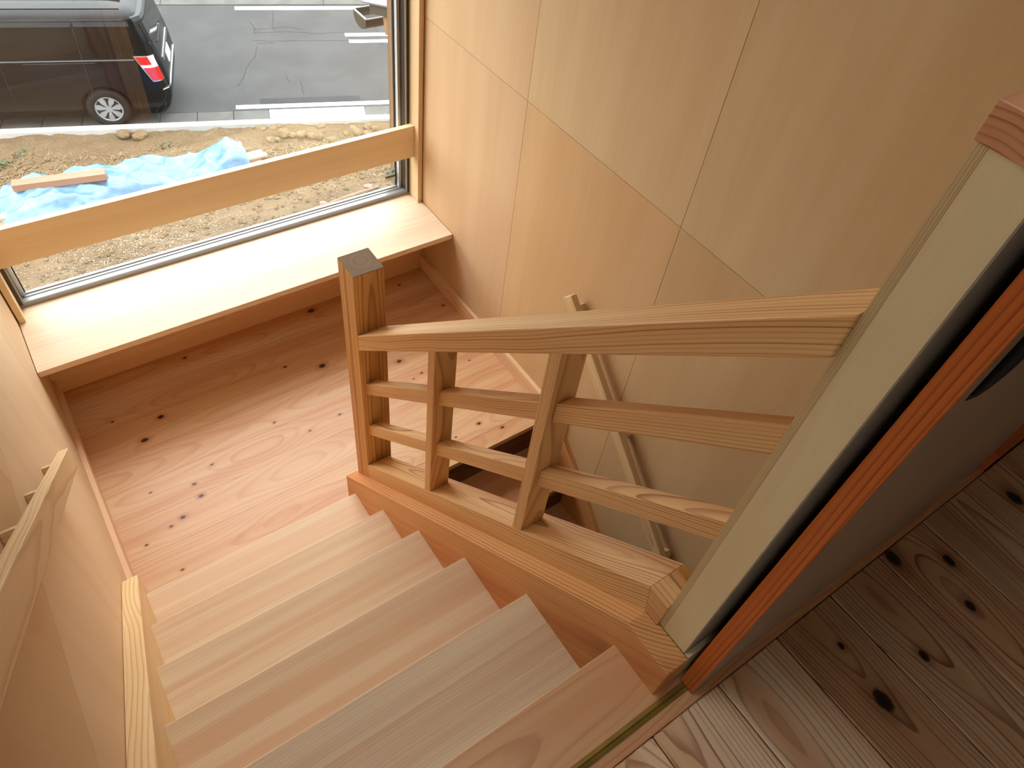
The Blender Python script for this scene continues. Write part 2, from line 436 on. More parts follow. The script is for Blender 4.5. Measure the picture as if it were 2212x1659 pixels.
# hall walls behind and beside the camera
box('wall_back', -1.6, 3.3, -2.72, -2.6, ZH - 0.1, CEIL, M['white'], kind='structure', label='white plaster wall of the hall')
hlw = box('wall_hall_left', -1.72, -1.6, -2.6, 0.1, ZH - 0.1, 2.0, M['white'], kind='structure', label='white plaster side wall of the hall')
box('wall_pier', -1.72, -1.6, -2.6, -1.2, 2.0, 2.9, M['white'], hlw)
box('wall_pier', -1.72, -1.6, -0.5, 0.1, 2.0, 2.9, M['white'], hlw)
box('wall_head', -1.72, -1.6, -2.6, 0.1, 2.9, CEIL, M['white'], hlw)
w2 = empty('fill_window', (-1.66, -0.8, 2.0), kind='structure', label='added hall window out of view, giving fill light beside the head of the stairs')  # unseen window added as cool fill for the hall
for (a, b, c, d) in ((-1.2, -1.16, 2.0, 2.9), (-0.54, -0.5, 2.0, 2.9), (-1.16, -0.54, 2.0, 2.04), (-1.16, -0.54, 2.86, 2.9)):
    box('frame', -1.70, -1.65, a, b, c, d, M['alu'], w2, bevel=0.001)
box('glass_pane', -1.678, -1.675, -1.16, -0.54, 2.04, 2.86, M['glass'], w2)
box('wall_hall_right', 3.3, 3.42, -2.6, 0.1, ZH - 0.1, CEIL, M['white'], kind='structure', label='white plaster far wall of the hall')
box('wall_hall_front', -1.6, XL, 0.1, 0.2, ZH - 0.1, CEIL, M['white'], kind='structure', label='white plaster wall left of the stair opening')
box('wall_hall_end', XR, 3.3, 0.088, 0.19, ZH - 0.1, CEIL, M['white'], kind='structure', label='white plaster wall right of the sliding gate')
box('baseboard_hall', 1.456, 3.3, 0.066, 0.088, ZH, ZH + 0.06, M['red'], kind='structure', grain='x', label='dark wooden baseboard beyond the sliding gate')

# hall floor planks (run along the depth of the hall)
fl = box('floor', -1.6, 3.3, -2.6, 0.2, ZH - 0.14, ZH - 0.02, M['ply_back'], kind='structure', label='dark knotty brushed cedar plank floor of the upper hall')
xs = 0.474 - 0.15 * 14
k = 0
while xs < 3.28:
    x0, x1 = xs, xs + 0.15
    if x1 > -1.6:
        pp = random.uniform(-0.05, 0.05)
        tn_ = (1.08, 1.04, 1.0) if x0 < 0.70 else random.choice(((.80, .72, .66), (.74, .66, .60), (.84, .74, .66)))  # planks by the opening: sapwood tone with doorway light tinted in
        v = [(x0 + .001, -2.6), (x1 - .001, -2.6), (x1 - .001, 0.0635), (x0 + .001, 0.0635)]
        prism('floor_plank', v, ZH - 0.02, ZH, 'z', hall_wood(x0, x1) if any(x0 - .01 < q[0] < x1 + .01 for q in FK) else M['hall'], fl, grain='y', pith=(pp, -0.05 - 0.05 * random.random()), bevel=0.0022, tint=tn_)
    xs += 0.15

# landing
ld = box('floor_landing', XL, XR, 1.42, YW, -0.12, -0.026, M['ply_back'], kind='structure', label='half landing of smooth knotty cedar boards below the window')
ye = [YW]
while ye[-1] - 0.152 > 1.40:
    ye.append(ye[-1] - 0.152)
ye.append(1.355)
for i in range(len(ye) - 1):
    y1_, y0_ = ye[i], ye[i + 1]
    x0_ = XL
    if y0_ < 1.385:      # the front board lies only beside the newel, the upper flight starts left of it
        box('landing_board', XL, XR, y0_ + .0004, y1_ - .0004, -0.026, 0, landing_wood(y0_, y1_), ld, grain='x', pith=(0.03, -0.09), bevel=0.0008)
    else:
        box('landing_board', XL, XR, y0_ + .0001, y1_ - .0001, -0.026, 0, landing_wood(y0_, y1_), ld, grain='x', pith=(random.uniform(-.06, .06), -0.06 - .06 * random.random()), bevel=0.0004)

# baseboards on the landing
box('baseboard_right', 1.445, XR, 1.262, YW - 0.018, 0, 0.079, M['base'], kind='structure', grain='y', pith=(0.1, 0.02), bevel=0.001, label='pale wooden baseboard along the right wall of the landing')
box('baseboard_left', XL, -0.232, 1.37, YW - 0.018, 0, 0.079, M['base'], kind='structure', grain='y', pith=(0.1, 0.02), bevel=0.001, label='pale wooden baseboard along the left wall of the landing')
box('baseboard_window', XL, XR, YW - 0.018, YW, 0, 0.135, M['base'], kind='structure', grain='x', pith=(0.02, 0.04), bevel=0.001, label='wooden baseboard under the deep window sill')

# ------------------------------------------------------------------ window
wn = empty('window_1', (0.6, 2.57, 0.391), kind='structure', label='tall aluminium window with a deep wooden sill over the stair landing')
box('sill_board', XL + 0.002, XR - 0.002, 2.212, 2.600, 0.365, 0.391, M['sill'], wn, grain='x', pith=(0.05, -0.10), bevel=0.0018, segs=2, label='deep pale wooden sill board')
box('casing_board', 1.437, 1.4585, 2.486, 2.600, 0.391, 2.42, M['casing'], wn, grain='z', pith=(0.05, 0.1), bevel=0.001)
box('casing_board', -0.2455, -0.224, 2.486, 2.600, 0.391, 2.42, M['casing'], wn, grain='z', pith=(0.05, 0.1), bevel=0.001)
box('casing_head', -0.224, 1.437, 2.486, 2.600, 2.4, 2.42, M['casing'], wn, grain='x', bevel=0.001)
# aluminium frame: stepped bottom rail, side jambs with shade coloured into the reveals
prism('frame_bottom', [(2.568, .391), (2.568, .409), (2.572, .412), (2.592, .4125), (2.596, .404), (2.604, .404), (2.607, .4075), (2.614, .4075), (2.617, .402), (2.624, .402), (2.627, .4065), (2.636, .4065), (2.638, .404), (2.6445, .402), (2.648, .392), (2.66, .380), (2.66, .370), (2.60, .385), (2.60, .391)], -0.224, 1.437, 'x', M['alu'], wn)
for (x0, x1, s) in ((1.420, 1.437, 1), (-0.224, -0.207, -1)):
    xa = x0 if s > 0 else x1
    box('frame_jamb', x0, x1, 2.566, 2.66, 0.404, 2.4, M['alu_d'], wn, bevel=0.0008)
    j = (xa - 0.001, xa) if s > 0 else (xa, xa + 0.001)
    box('jamb_lip', *( (xa - 0.0015, xa + 0.004) if s > 0 else (xa - 0.004, xa + 0.0015)), 2.562, 2.567, 0.41, 2.4, M['alu'], wn)
    q = (xa - 0.013, xa) if s > 0 else (xa, xa + 0.013)
    box('glazing_bead', q[0], q[1], 2.612, 2.640, 0.404, 2.4, M['alu_w'], wn, bevel=0.0008)
    g = (xa - 0.017, xa - 0.013) if s > 0 else (xa + 0.013, xa + 0.017)
    box('gasket', g[0], g[1], 2.634, 2.646, 0.404, 2.4, M['gasket'], wn)
    e = (xa - 0.008, xa + 0.03) if s > 0 else (xa - 0.03, xa + 0.008)
    box('outer_casing', e[0], e[1], 2.662, 2.70, 0.38, 2.42, M['outwood'], wn, grain='z')
box('frame_head', -0.224, 1.437, 2.566, 2.66, 2.37, 2.4, M['alu'], wn)
box('glass_pane', -0.207, 1.420, 2.6405, 2.6435, 0.404, 2.37, M['glass'], wn)

gr = box('window_guard_rail', -0.224, 1.437, 2.520, 2.546, 0.617, 0.7685, M['guard'], grain='x', pith=(0.02, 0.35), bevel=0.0012,
         label='horizontal tan wooden guard rail board across the window', cat='rail')

# sticker on the glass
def text_mesh(name, s, size, mat, parent, cen, extr=0.0002, xscale=1.0, bold=0.0):
    cu = bpy.data.curves.new('tmp', 'FONT'); cu.body = s; cu.size = size; cu.align_x = 'CENTER'; cu.align_y = 'CENTER'; cu.extrude = extr; cu.offset = bold
    to = bpy.data.objects.new('tmp', cu); COL.objects.link(to)
    dg = bpy.context.evaluated_depsgraph_get()
    me = bpy.data.meshes.new_from_object(to.evaluated_get(dg))
    bpy.data.objects.remove(to); bpy.data.curves.remove(cu)
    bm = bmesh.new(); bm.from_mesh(me); bpy.data.meshes.remove(me)
    for v in bm.verts:
        x, y, z = v.co
        v.co = Vector((cen[0] + x * xscale, cen[1] - z, cen[2] + y))
    return finish(name, bm, mat, parent)

M['st_white'] = plain('sticker_film', S(226, 226, 220), 0.4)
M['st_green'] = plain('sticker_green', S(46, 96, 84), 0.5)
M['st_grey'] = plain('sticker_grey', S(150, 168, 160), 0.5)
M['st_yellow'] = plain('sticker_yellow', S(244, 196, 20), 0.5)
M['st_black'] = plain('sticker_black', S(30, 28, 24), 0.5)

for k_ in ('st_white', 'st_yellow'):      # thin printed film lets daylight through
    t_ = NT(M[k_].node_tree); b_ = t_.n['Principled BSDF']
    tl_ = t_.new('ShaderNodeBsdfTranslucent'); tl_.inputs['Color'].default_value = tuple(c * 0.7 for c in b_.inputs['Base Color'].default_value[:3]) + (1,)
    mx_ = t_.new('ShaderNodeMixShader'); mx_.inputs[0].default_value = 0.5
    t_.l.new(b_.outputs[0], mx_.inputs[1]); t_.l.new(tl_.outputs[0], mx_.inputs[2]); t_.l.new(mx_.outputs[0], t_.n['Material Output'].inputs[0])

# ------------------------------------------------------------------ upper staircase
stc = empty('upper_staircase', (0.16, 1.30, 0), label='straight flight of light wooden treads between two slanting side beams', cat='staircase')
for i in range(5):
    yn = Y1 - GO * i; zt = RISE * (i + 1)
    box('tread', SX0 - 0.004, SX1 + 0.004, yn - GO - 0.03, yn, zt - 0.03, zt, M['tread'], stc, grain='x', pith=(0.35, 0.12), bevel=0.0016, segs=2)
    box('riser', SX0 - 0.002, SX1 + 0.002, yn - 0.036, yn - 0.022, zt - RISE + 0.0, zt - 0.03, M['tread'], stc, grain='x', pith=(0.3, 0.02))
box('riser', SX0 - 0.002, SX1 + 0.002, 0.211 - 0.036, 0.211 - 0.022, ZH - RISE, ZH - 0.03, M['tread'], stc, grain='x')
# top nosing board at hall level (with the sliding gate's track let into it)
th = box('top_nosing', SX0 - 0.004, XR, 0.0645, 0.211, ZH - 0.03, ZH, M['sillF'], stc, grain='x', pith=(0.02, -0.07), bevel=0.0014, label='top nosing board at hall level')
# side beams
def stringer(x0, x1, ys, zs, mat):
    kk = 0.209; zk = zs + 0.955 * (ys - kk)
    pts = [(ys, 0.0), (ys, zs), (kk, zk), (0.112, zk), (0.112, 0.95), (1.06, 0.0)]
    return prism('stringer', pts, x0, x1, 'x', mat, stc, grain=SLOPE, pith=(0.16, 0.30), bevel=0.0016)
s1 = stringer(SX1, 0.5612, 1.385, 0.230, M['string'])
s2 = stringer(XL + 0.001, SX0, 1.369, 0.251, M['string_pale'])

# ------------------------------------------------------------------ lower staircase
lo_ = empty('lower_staircase', (1.0, 1.33, LOWZ), label='dim lower flight of stairs descending from the landing edge', cat='staircase')
for i in range(1, 7):
    yn = 1.355 - GO * i; zt = -RISE * i
    box('tread', 0.602, 1.443, yn, yn + GO + 0.03, zt - 0.03, zt, M['lowtread'], lo_, grain='x', pith=(0.3, 0.12), bevel=0.0014)
for i in range(0, 7):
    yn = 1.355 - GO * i; zt = -RISE * i
    box('riser', 0.602, 1.443, yn + 0.025, yn + 0.04, zt - RISE, zt - 0.026, M['lowriser'], lo_, grain='x', pith=(0.3, 0.02))
sk0 = (1.262, 0.0)
prism('skirt_board', [(1.262, 0.0), (1.262, -0.2), (1.4, -0.33), (1.4, -0.45), (-0.25, -2.0), (-0.25, -1.42)], 1.443, XR, 'x', M['string'], lo_, grain=(0, 1, 0.942), pith=(0.05, 0.1))
box('floor_lower', -0.25, XR, -1.5, YW, LOWZ - 0.1, LOWZ, M['landing'], kind='structure', grain='y', label='floor at the foot of the lower flight')
prism('wall_spine', [(1.355, -0.026), (1.355, LOWZ), (0.181, LOWZ), (0.181, 1.31), (0.222, 1.31), (1.27, 0.29), (1.355, 0.20)], 0.556, 0.600, 'x', M['ply'], kind='structure', grain='z', label='thin wall between upper and lower flights')
box('wall_lower_right', XR, XR + 0.12, -1.5, 0.19, LOWZ - 0.1, ZH - 0.14, M['white'], kind='structure', label='white wall beside the foot of the lower flight')
box('wall_lower_left', XL - 0.12, XL, -1.5, 0.10, LOWZ - 0.1, ZH - 0.14, M['white'], kind='structure', label='white wall under the upper hall')
box('wall_lower_back', -0.37, XR + 0.12, -1.6, -1.5, LOWZ - 0.1, ZH - 0.14, M['white'], kind='structure', label='white wall below the hall floor')

# ------------------------------------------------------------------ balustrade
bal = empty('stair_balustrade', (0.59, 1.31, 0.0), label='slanting wooden balustrade with newel post, two balusters and crossbars', cat='balustrade')
BX = 0.5545
box('newel_post', BX, 0.6425, 1.276, 1.364, -0.30, 1.237, M['newel'], bal, grain='z', pith=(0.002, 0.006), bevel=0.0022, segs=2, label='square newel post of aged brown cedar')
box('post_top', BX + .0008, 0.6417, 1.2768, 1.3632, 1.2365, 1.2382, M['endgrain'], bal, grain='z', pith=(0.002, 0.006), bevel=0.0006, label='dark weathered end grain of the post')
def slope_pts(y0, z0, y1, z1, th):      # top edge from (y0,z0) to (y1,z1), vertical thickness th
    return [(y0, z0 - th), (y0, z0), (y1, z1), (y1, z1 - th)]
prism('handrail', slope_pts(1.276, 1.031, 0.181, 2.057, 0.060), BX, 0.635, 'x', M['rail'], bal, grain=SLOPE, pith=(0.14, 0.28), bevel=0.0025, segs=2, label='flat topped handrail sloping up to the half wall')
br = prism('base_rail', [(1.276, 0.30), (1.276, 0.41), (0.222, 1.422), (0.204, 1.330)], BX, 0.630, 'x', M['rail'], bal, grain=SLOPE, pith=(0.01, 0.075), bevel=0.0016, label='bottom rail of the balustrade')
prism('rail_return', [(0.2045, 1.330), (0.2215, 1.422), (0.181, 1.422), (0.181, 1.330)], BX, 0.630, 'x', M['rail'], br, grain='y', pith=(0.04, -0.05), bevel=0.001, label='mitred level end of the bottom rail')
def htop(y): return 1.031 + (1.276 - y) * (2.057 - 1.031) / (1.276 - 0.181)
def btop(y): return 0.41 + (1.276 - y) * (1.422 - 0.41) / (1.276 - 0.222)
for (ya, yb_) in ((0.883, 0.911), (0.524, 0.552)):
    prism('baluster', [(yb_, btop(yb_)), (ya, btop(ya)), (ya, htop(ya) - 0.055), (yb_, htop(yb_) - 0.055)], BX + 0.0005, 0.613, 'x', M['rail'], bal, grain='z', pith=(0.015, 0.10), bevel=0.0012)
def mrail(y0, y1, up):
    m_ = -0.962
    z = (lambda y: 1.2 + m_ * (y - 0.883)) if up else (lambda y: 0.998 + m_ * (y - 0.883))
    prism('crossbar', slope_pts(y0, z(y0), y1, z(y1), 0.050), 0.569, 0.602, 'x', M['rail'], bal, grain=SLOPE, pith=(random.uniform(-.03, .03), 0.10 + .05 * random.random()), bevel=0.0014)
for up in (True, False):
    mrail(1.276, 0.911, up); mrail(0.883, 0.552, up); mrail(0.524, 0.181, up)

# ------------------------------------------------------------------ half wall at the head of the stairs
hw = empty('wall_half', (1.0, 0.15, ZH), kind='structure', label='low pale half wall where the balustrade ends at the hall')
box('plywood_face', 0.561, XR, 0.1715, 0.181, 1.353, 2.2255, M['ply_edge'], hw, grain='z', pith=(-0.451, 0.1), label='plywood face with layered edge')
box('end_stud', 0.5612, 0.606, 0.124, 0.1712, 1.353, 2.2255, M['stud'], hw, grain='z', pith=(0.2, 0.1), label='pale end of the half wall')
box('wall_core', 0.606, XR, 0.128, 0.1712, 1.0, 2.2255, M['gap'], hw)
box('gate_side_panel', 0.5625, XR, 0.1225, 0.124, 1.355, 2.2255, M['gap'], hw)
box('cap_rail', 0.5605, XR, 0.082, 0.184, 2.2255, 2.2565, M['cap'], hw, grain='x', pith=(0.03, -0.085), bevel=0.0006, label='end-grain cap rail on the half wall')
box('base_ledge', 0.562, 1.452, 0.1135, 0.1225, ZH, 1.355, M['stud'], hw, grain='x', bevel=0.0006, label='pale base strip behind the gate')

# sliding gate and its brass track
gt = empty('sliding_gate', (1.01, 0.09, ZH), label='low sliding gate with grey brown face and red cedar edge, pushed open', cat='gate')
box('gate_panel', 0.5765, 1.448, 0.0785, 0.1045, ZH + 0.004, 2.20, M['door'], gt, bevel=0.0008)
box('edge_strip', 0.572, 0.5765, 0.078, 0.105, ZH + 0.004, 2.20, M['red'], gt, grain='z', pith=(0.004, 0.045), bevel=0.0008, label='red cedar edge of the gate')
pv = []
pf = []
nn = 14
for i in range(nn + 1):
    u = i / nn
    z = 2.011 + 0.16 * u
    d = 0.0105 * math.sin(math.pi * u) ** 0.6 + 0.0008
    hw_ = 0.0045 * (0.35 + 0.65 * math.sin(math.pi * u) ** 0.5)
    pv += [(0.611 - hw_, 0.0785, z), (0.611 + hw_, 0.0785, z), (0.611 + hw_ * .6, 0.0785 - d, z), (0.611 - hw_ * .6, 0.0785 - d, z)]
for i in range(nn):
    a = 4 * i
    for j in range(4):
        pf.append((a + j, a + (j + 1) % 4, a + 4 + (j + 1) % 4, a + 4 + j))
pf += [(0, 1, 2, 3), (4 * nn + 3, 4 * nn + 2, 4 * nn + 1, 4 * nn)]
mk('pull_handle', pv, pf, M['black'], gt, smooth=True, label='slim black pull')
prism('gate_track', [(0.085, ZH), (0.085, ZH + .0015), (0.0905, ZH + .0032), (0.0925, ZH + .0008), (0.0945, ZH + .0032), (0.101, ZH + .0015), (0.101, ZH)], SX0, 1.45, 'x', M['brass'],
      label='brass floor track let into the top step for the sliding gate', cat='track')

# ------------------------------------------------------------------ wall handrails
hl = empty('wall_handrail', (XL, 1.3, 0.9), label='chunky pale handrail on the left wall with block brackets', cat='handrail')
D = Vector((0, -0.7252, 0.6886)); N_ = Vector((0, 0.6886, 0.7252))
def slant_bar(name, x0, x1, top_start, length, hgt, Dv, Nv, mat, parent, **kw):
    p = Vector(top_start)
    v = []
    for x in (x0, x1):
        for q in (p, p + Dv * length, p + Dv * length - Nv * hgt, p - Nv * hgt):
            v.append((x, q.y, q.z))
    f = [(0, 1, 2, 3), (7, 6, 5, 4), (0, 4, 5, 1), (1, 5, 6, 2), (2, 6, 7, 3), (3, 7, 4, 0)]
    return mk(name, v, f, mat, parent, grain=tuple(Dv), **kw)
M['hrail'] = wood('handrail_ash', S(222, 188, 138), S(170, 116, 72), S(210, 166, 114), ring=0.008, line=0.6, streak=0.5, wob=0.006, drift=0.02, rough=0.45, bump=0.05)
slant_bar('rail', -0.2115, -0.187, (0, 1.434, 0.847), 1.75, 0.056, D, N_, M['hrail'], hl, pith=(-0.05, 0.005), bevel=0.002, segs=2)
for (by, bz) in ((1.379, 0.877), (1.104, 1.139), (0.85, 1.383), (0.45, 1.764)):
    slant_bar('bracket', XL, -0.2110, (0, by, bz - 0.002), 0.024, 0.030, D, N_, M['hrail'], hl, bevel=0.001)
hr = empty('wall_handrail', (XR, 1.3, 0.7), label='slim wooden handrail on the right wall above the lower flight', cat='handrail')
D2 = Vector((0, -0.7304, -0.6830)); N2 = Vector((0, -0.6830, 0.7304))
slant_bar('rail', 1.404, 1.430, (0, 1.347, 0.748), 2.3, 0.052, D2, N2, M['hrail'], hr, pith=(-0.05, 0.01), bevel=0.0025, segs=2)
for k in range(5):
    p = Vector((0, 1.347, 0.748)) + D2 * (0.045 + 0.5 * k) - N2 * 0.014
    slant_bar('bracket', 1.4295, XR, p, 0.024, 0.03, D2, N2, M['hrail'], hr, bevel=0.001)

# sticker in the lower right corner of the pane
sk = empty('window_sticker', (1.377, 2.6403, 0.463), label='small square safety sticker with yellow band on the window pane', cat='sticker')
box('film', 1.350, 1.404, 2.6399, 2.6404, 0.434, 0.4925, M['st_white'], sk)
box('yellow_band', 1.3505, 1.4035, 2.6396, 2.6399, 0.4505, 0.4635, M['st_yellow'], sk)
text_mesh('lettering', 'P', 0.024, M['st_green'], sk, (1.3935, 2.6395, 0.4785), xscale=0.95, bold=0.0007)
text_mesh('lettering', 'C', 0.015, M['st_grey'], sk, (1.3825, 2.6395, 0.4790), bold=0.0004)
text_mesh('lettering', 'LIXIL', 0.0078, M['st_black'], sk, (1.377, 2.6395, 0.4420), xscale=1.25)
mk('figure_mark', [(1.358, 2.6394, .476), (1.368, 2.6394, .485), (1.366, 2.6394, .479), (1.371, 2.6394, .474), (1.364, 2.6394, .475)] + [(1.358, 2.6398, .476), (1.368, 2.6398, .485), (1.366, 2.6398, .479), (1.371, 2.6398, .474), (1.364, 2.6398, .475)],
   [(0, 1, 2, 3, 4), (9, 8, 7, 6, 5)] + [(i, (i + 1) % 5, 5 + (i + 1) % 5, 5 + i) for i in range(5)], M['st_black'], sk)
for (x0, x1, z) in ((1.352, 1.402, .460), (1.360, 1.394, .4545)):
    xx = x0
    while xx < x1:
        box('print_mark', xx, xx + 0.0030, 2.6394, 2.6396, z - .0018, z + .0018, M['st_black'], sk)
        xx += 0.0042

# ------------------------------------------------------------------ outdoors
ZG = -4.4
HUB = Vector((1.383, 12.088, 0))
ANG = math.radians(-19.73)
DV = Vector((math.cos(ANG), math.sin(ANG), 0)); NV = Vector((-math.sin(ANG), math.cos(ANG), 0))
def road(s, t, z=0.0):
    p = HUB + DV * s + NV * t
    return (p.x, p.y, ZG + z)
def quad_slab(name, s0, s1, t0, t1, z0, z1, mat, parent=None, **kw):
    v = [road(s, t, z) for z in (z0, z1) for (s, t) in ((s0, t0), (s1, t0), (s1, t1), (s0, t1))]
    f = [(0, 3, 2, 1), (4, 5, 6, 7), (0, 1, 5, 4), (1, 2, 6, 5), (2, 3, 7, 6), (3, 0, 4, 7)]
    return mk(name, v, f, mat, parent, **kw)

def ground_mat(name, c1, c2, c3, s1, s2, rough=0.9, bump=0.5, bd=0.01, speck=None, speck_s=120, speck_th=0.72):
    m, t, b = new_mat(name)
    geo = t.new('ShaderNodeNewGeometry')
    p = geo.outputs['Position']
    n1 = t.noise(p, s1, 5, 0.6); n2 = t.noise(p, s2, 5, 0.65)
    col = t.mix(t.smooth(n1, 0.35, 0.65), c1, c2)
    col = t.mix(t.m('MULTIPLY', t.smooth(n2, 0.5, 0.72), 0.7), col, c3)
    if speck:
        n3 = t.noise(p, speck_s, 1, 0.5)
        col = t.mix(t.smooth(n3, speck_th, speck_th + 0.05), col, speck)
    t.put(b.inputs['Base Color'], col)
    b.inputs['Roughness'].default_value = rough
    b.inputs['Specular IOR Level'].default_value = 0.2
    bn = t.new('ShaderNodeBump'); bn.inputs['Strength'].default_value = bump; bn.inputs['Distance'].default_value = bd
    t.put(bn.inputs['Height'], n2); t.put(b.inputs['Normal'], bn.outputs[0])
    return m
M['asphalt'] = ground_mat('asphalt', S(51, 49, 47), S(57, 55, 53), S(45, 43, 42), 1.2, 90, 0.85, 0.35, 0.004, speck=S(72, 71, 69), speck_s=60, speck_th=0.70)
M['concrete'] = ground_mat('gutter_concrete', S(68, 66, 62), S(76, 74, 70), S(58, 56, 52), 3, 70, 0.9, 0.4, 0.004)
M['curb'] = ground_mat('new_concrete', S(150, 146, 138), S(158, 154, 146), S(138, 130, 118), 4, 50, 0.85, 0.2, 0.003)
M['paint'] = ground_mat('road_paint', S(176, 176, 176), S(182, 182, 182), S(166, 166, 166), 10, 80, 0.7, 0.2, 0.002)
M['dirt'] = ground_mat('site_soil', S(98, 80, 58), S(86, 68, 47), S(72, 56, 37), 1.6, 26, 0.95, 0.9, 0.03, speck=S(120, 102, 80), speck_s=55, speck_th=0.66)
M['stone'] = ground_mat('sandstone', S(104, 86, 62), S(92, 74, 50), S(74, 58, 38), 8, 40, 0.9, 0.5, 0.01)
M['crack'] = plain('crack_filler', S(24, 24, 24), 0.9)
M['straw'] = plain('dry_straw', S(124, 102, 74), 0.8)
M['chip'] = plain('wood_shavings', S(128, 112, 92), 0.7)
M['grass'] = plain('weed_green', S(70, 84, 48), 0.8)

box('ground_far', -40, 60, -30, 60, ZG - 0.9, ZG - 0.27, M['dirt'], kind='structure', label='surrounding land beyond the road')
rd = quad_slab('road', -14, 18, 0.40, 4.55, -0.25, 0.0, M['asphalt'], kind='structure', label='grey cracked asphalt road outside the window')
for (s0, s1, t0, t1) in ((1.86, 9.0, 0.452, 0.578), (1.92, 9.0, 4.32, 4.48), (4.05, 9.0, 2.82, 2.95), (4.0, 9.0, 3.10, 3.24)):
    quad_slab('white_line', s0, s1, t0, t1, 0.0005, 0.003, M['paint'], rd)
M['patch'] = ground_mat('asphalt_patch', S(40, 40, 39), S(44, 43, 43), S(36, 35, 35), 2, 90, 0.85, 0.3, 0.004)
quad_slab('asphalt_patch', 2.26, 3.99, 0.60, 0.78, 0.0003, 0.0016, M['patch'], rd)
CR = [[(2.19, 3.83), (2.23, 3.66), (2.27, 3.55), (2.25, 3.28)], [(2.67, 4.43), (2.65, 4.0), (2.63, 3.68), (2.64, 3.38)], [(2.26, 3.44), (2.6, 3.5), (2.95, 3.54), (3.21, 3.42)], [(2.26, 3.31), (2.7, 3.33), (3.18, 3.31), (3.41, 3.24), (4.04, 3.29)],
      [(2.21, 2.99), (2.58, 2.93), (3.3, 2.95), (4.07, 2.93)], [(2.29, 2.86), (2.57, 2.85), (2.59, 2.93)], [(2.29, 2.73), (2.27, 2.5), (2.24, 2.28), (2.14, 2.1), (2.06, 1.85), (2.02, 1.6), (1.98, 1.4), (1.89, 1.24)], [(2.77, 1.63), (2.76, 1.5), (2.8, 1.33)], [(2.99, 1.34), (3.03, 1.16), (3.01, 1.0), (3.03, 0.87)], [(4.65, 3.51), (4.66, 3.2), (4.62, 2.87), (4.73, 2.68), (4.89, 2.56)]]
for c in CR:
    pts = []
    for i in range(len(c) - 1):
        n_ = 5
        for k in range(n_):
            u = k / n_
            j = 0.018 if k else 0.0
            pts.append((c[i][0] * (1 - u) + c[i + 1][0] * u + random.uniform(-j, j), c[i][1] * (1 - u) + c[i + 1][1] * u + random.uniform(-j, j)))
    pts.append(c[-1])
    v = []; f = []
    for i, p in enumerate(pts):
        a = pts[max(0, i - 1)]; b_ = pts[min(len(pts) - 1, i + 1)]
        tx, ty = b_[0] - a[0], b_[1] - a[1]; L = math.hypot(tx, ty) or 1
        w = random.uniform(0.004, 0.010)
        v += [road(p[0] - ty / L * w, p[1] + tx / L * w, 0.0022), road(p[0] + ty / L * w, p[1] - tx / L * w, 0.0022)]
        if i: f.append((2 * i - 2, 2 * i - 1, 2 * i + 1, 2 * i))
    mk('crack', v, f, M['crack'], rd)
# concrete gutter: single blocks
gu = quad_slab('gutter_bed', -14, 18, -0.10, 0.40, -0.25, -0.03, M['crack'], kind='structure', label='concrete road gutter of single blocks beside the curb')
for s in [2.396 - 0.58 * (k + 1) for k in range(10)] + [4.024 + 0.58 * k for k in range(6)]:
    quad_slab('gutter_block', s + .004, s + 0.58 - .004, -0.098, 0.392, -0.03, 0.004, M['concrete'], gu, bevel=0.006)
quad_slab('white_gutter_block', 2.40, 4.02, -0.098, 0.392, -0.03, 0.006, M['paint'], gu, bevel=0.004, label='new white concrete gutter slab')
far = quad_slab('road_verge', -14, 18, 4.56, 7.5, -0.25, 0.01, M['concrete'], kind='structure', label='concrete verge on the far side of the road')
for sj in (0.5, 3.72, 6.9):
    quad_slab('joint', sj - 0.01, sj + 0.01, 4.56, 7.5, 0.0102, 0.012, M['crack'], far)
cb = quad_slab('curb', -14, 18, -0.23, -0.10, -0.25, 0.125, M['curb'], kind='structure', bevel=0.012, label='white concrete curb between the soil and the road')

# soil of the building site
bm = bmesh.new()
NX, NY = 190, 170
grid = []
for j in range(NY + 1):
    row = []
    for i in range(NX + 1):
        u = i / NX; w = j / NY
        s_ = -5.2 + 12.2 * u
        far_p = Vector(road(s_, -0.235))
        near_y = 2.66
        yy = near_y + (far_p.y - near_y) * (1 - (1 - w) ** 1.35)
        xx = far_p.x if True else 0
        p = Vector((xx, yy, 0))
        h = 0.05 * mnoise.fractal(p * 1.3, 1.0, 2.0, 4) + 0.03 * mnoise.fractal(p * 6.0, 1.0, 2.0, 3)
        dist = far_p.y - yy
        h += 0.05 * max(0, 1 - dist / 0.7)
        row.append(bm.verts.new((xx, yy, ZG + 0.0 + h)))
    grid.append(row)
for j in range(NY):
    for i in range(NX):
        bm.faces.new((grid[j][i], grid[j][i + 1], grid[j + 1][i + 1], grid[j + 1][i]))
finish('ground', bm, M['dirt'], smooth=True, kind='structure', label='bare brown soil of the building site below the window')

def soil_h(x, y):
    p = Vector((x, y, 0))
    return ZG + 0.05 * mnoise.fractal(p * 1.3, 1.0, 2.0, 4) + 0.03 * mnoise.fractal(p * 6.0, 1.0, 2.0, 3)

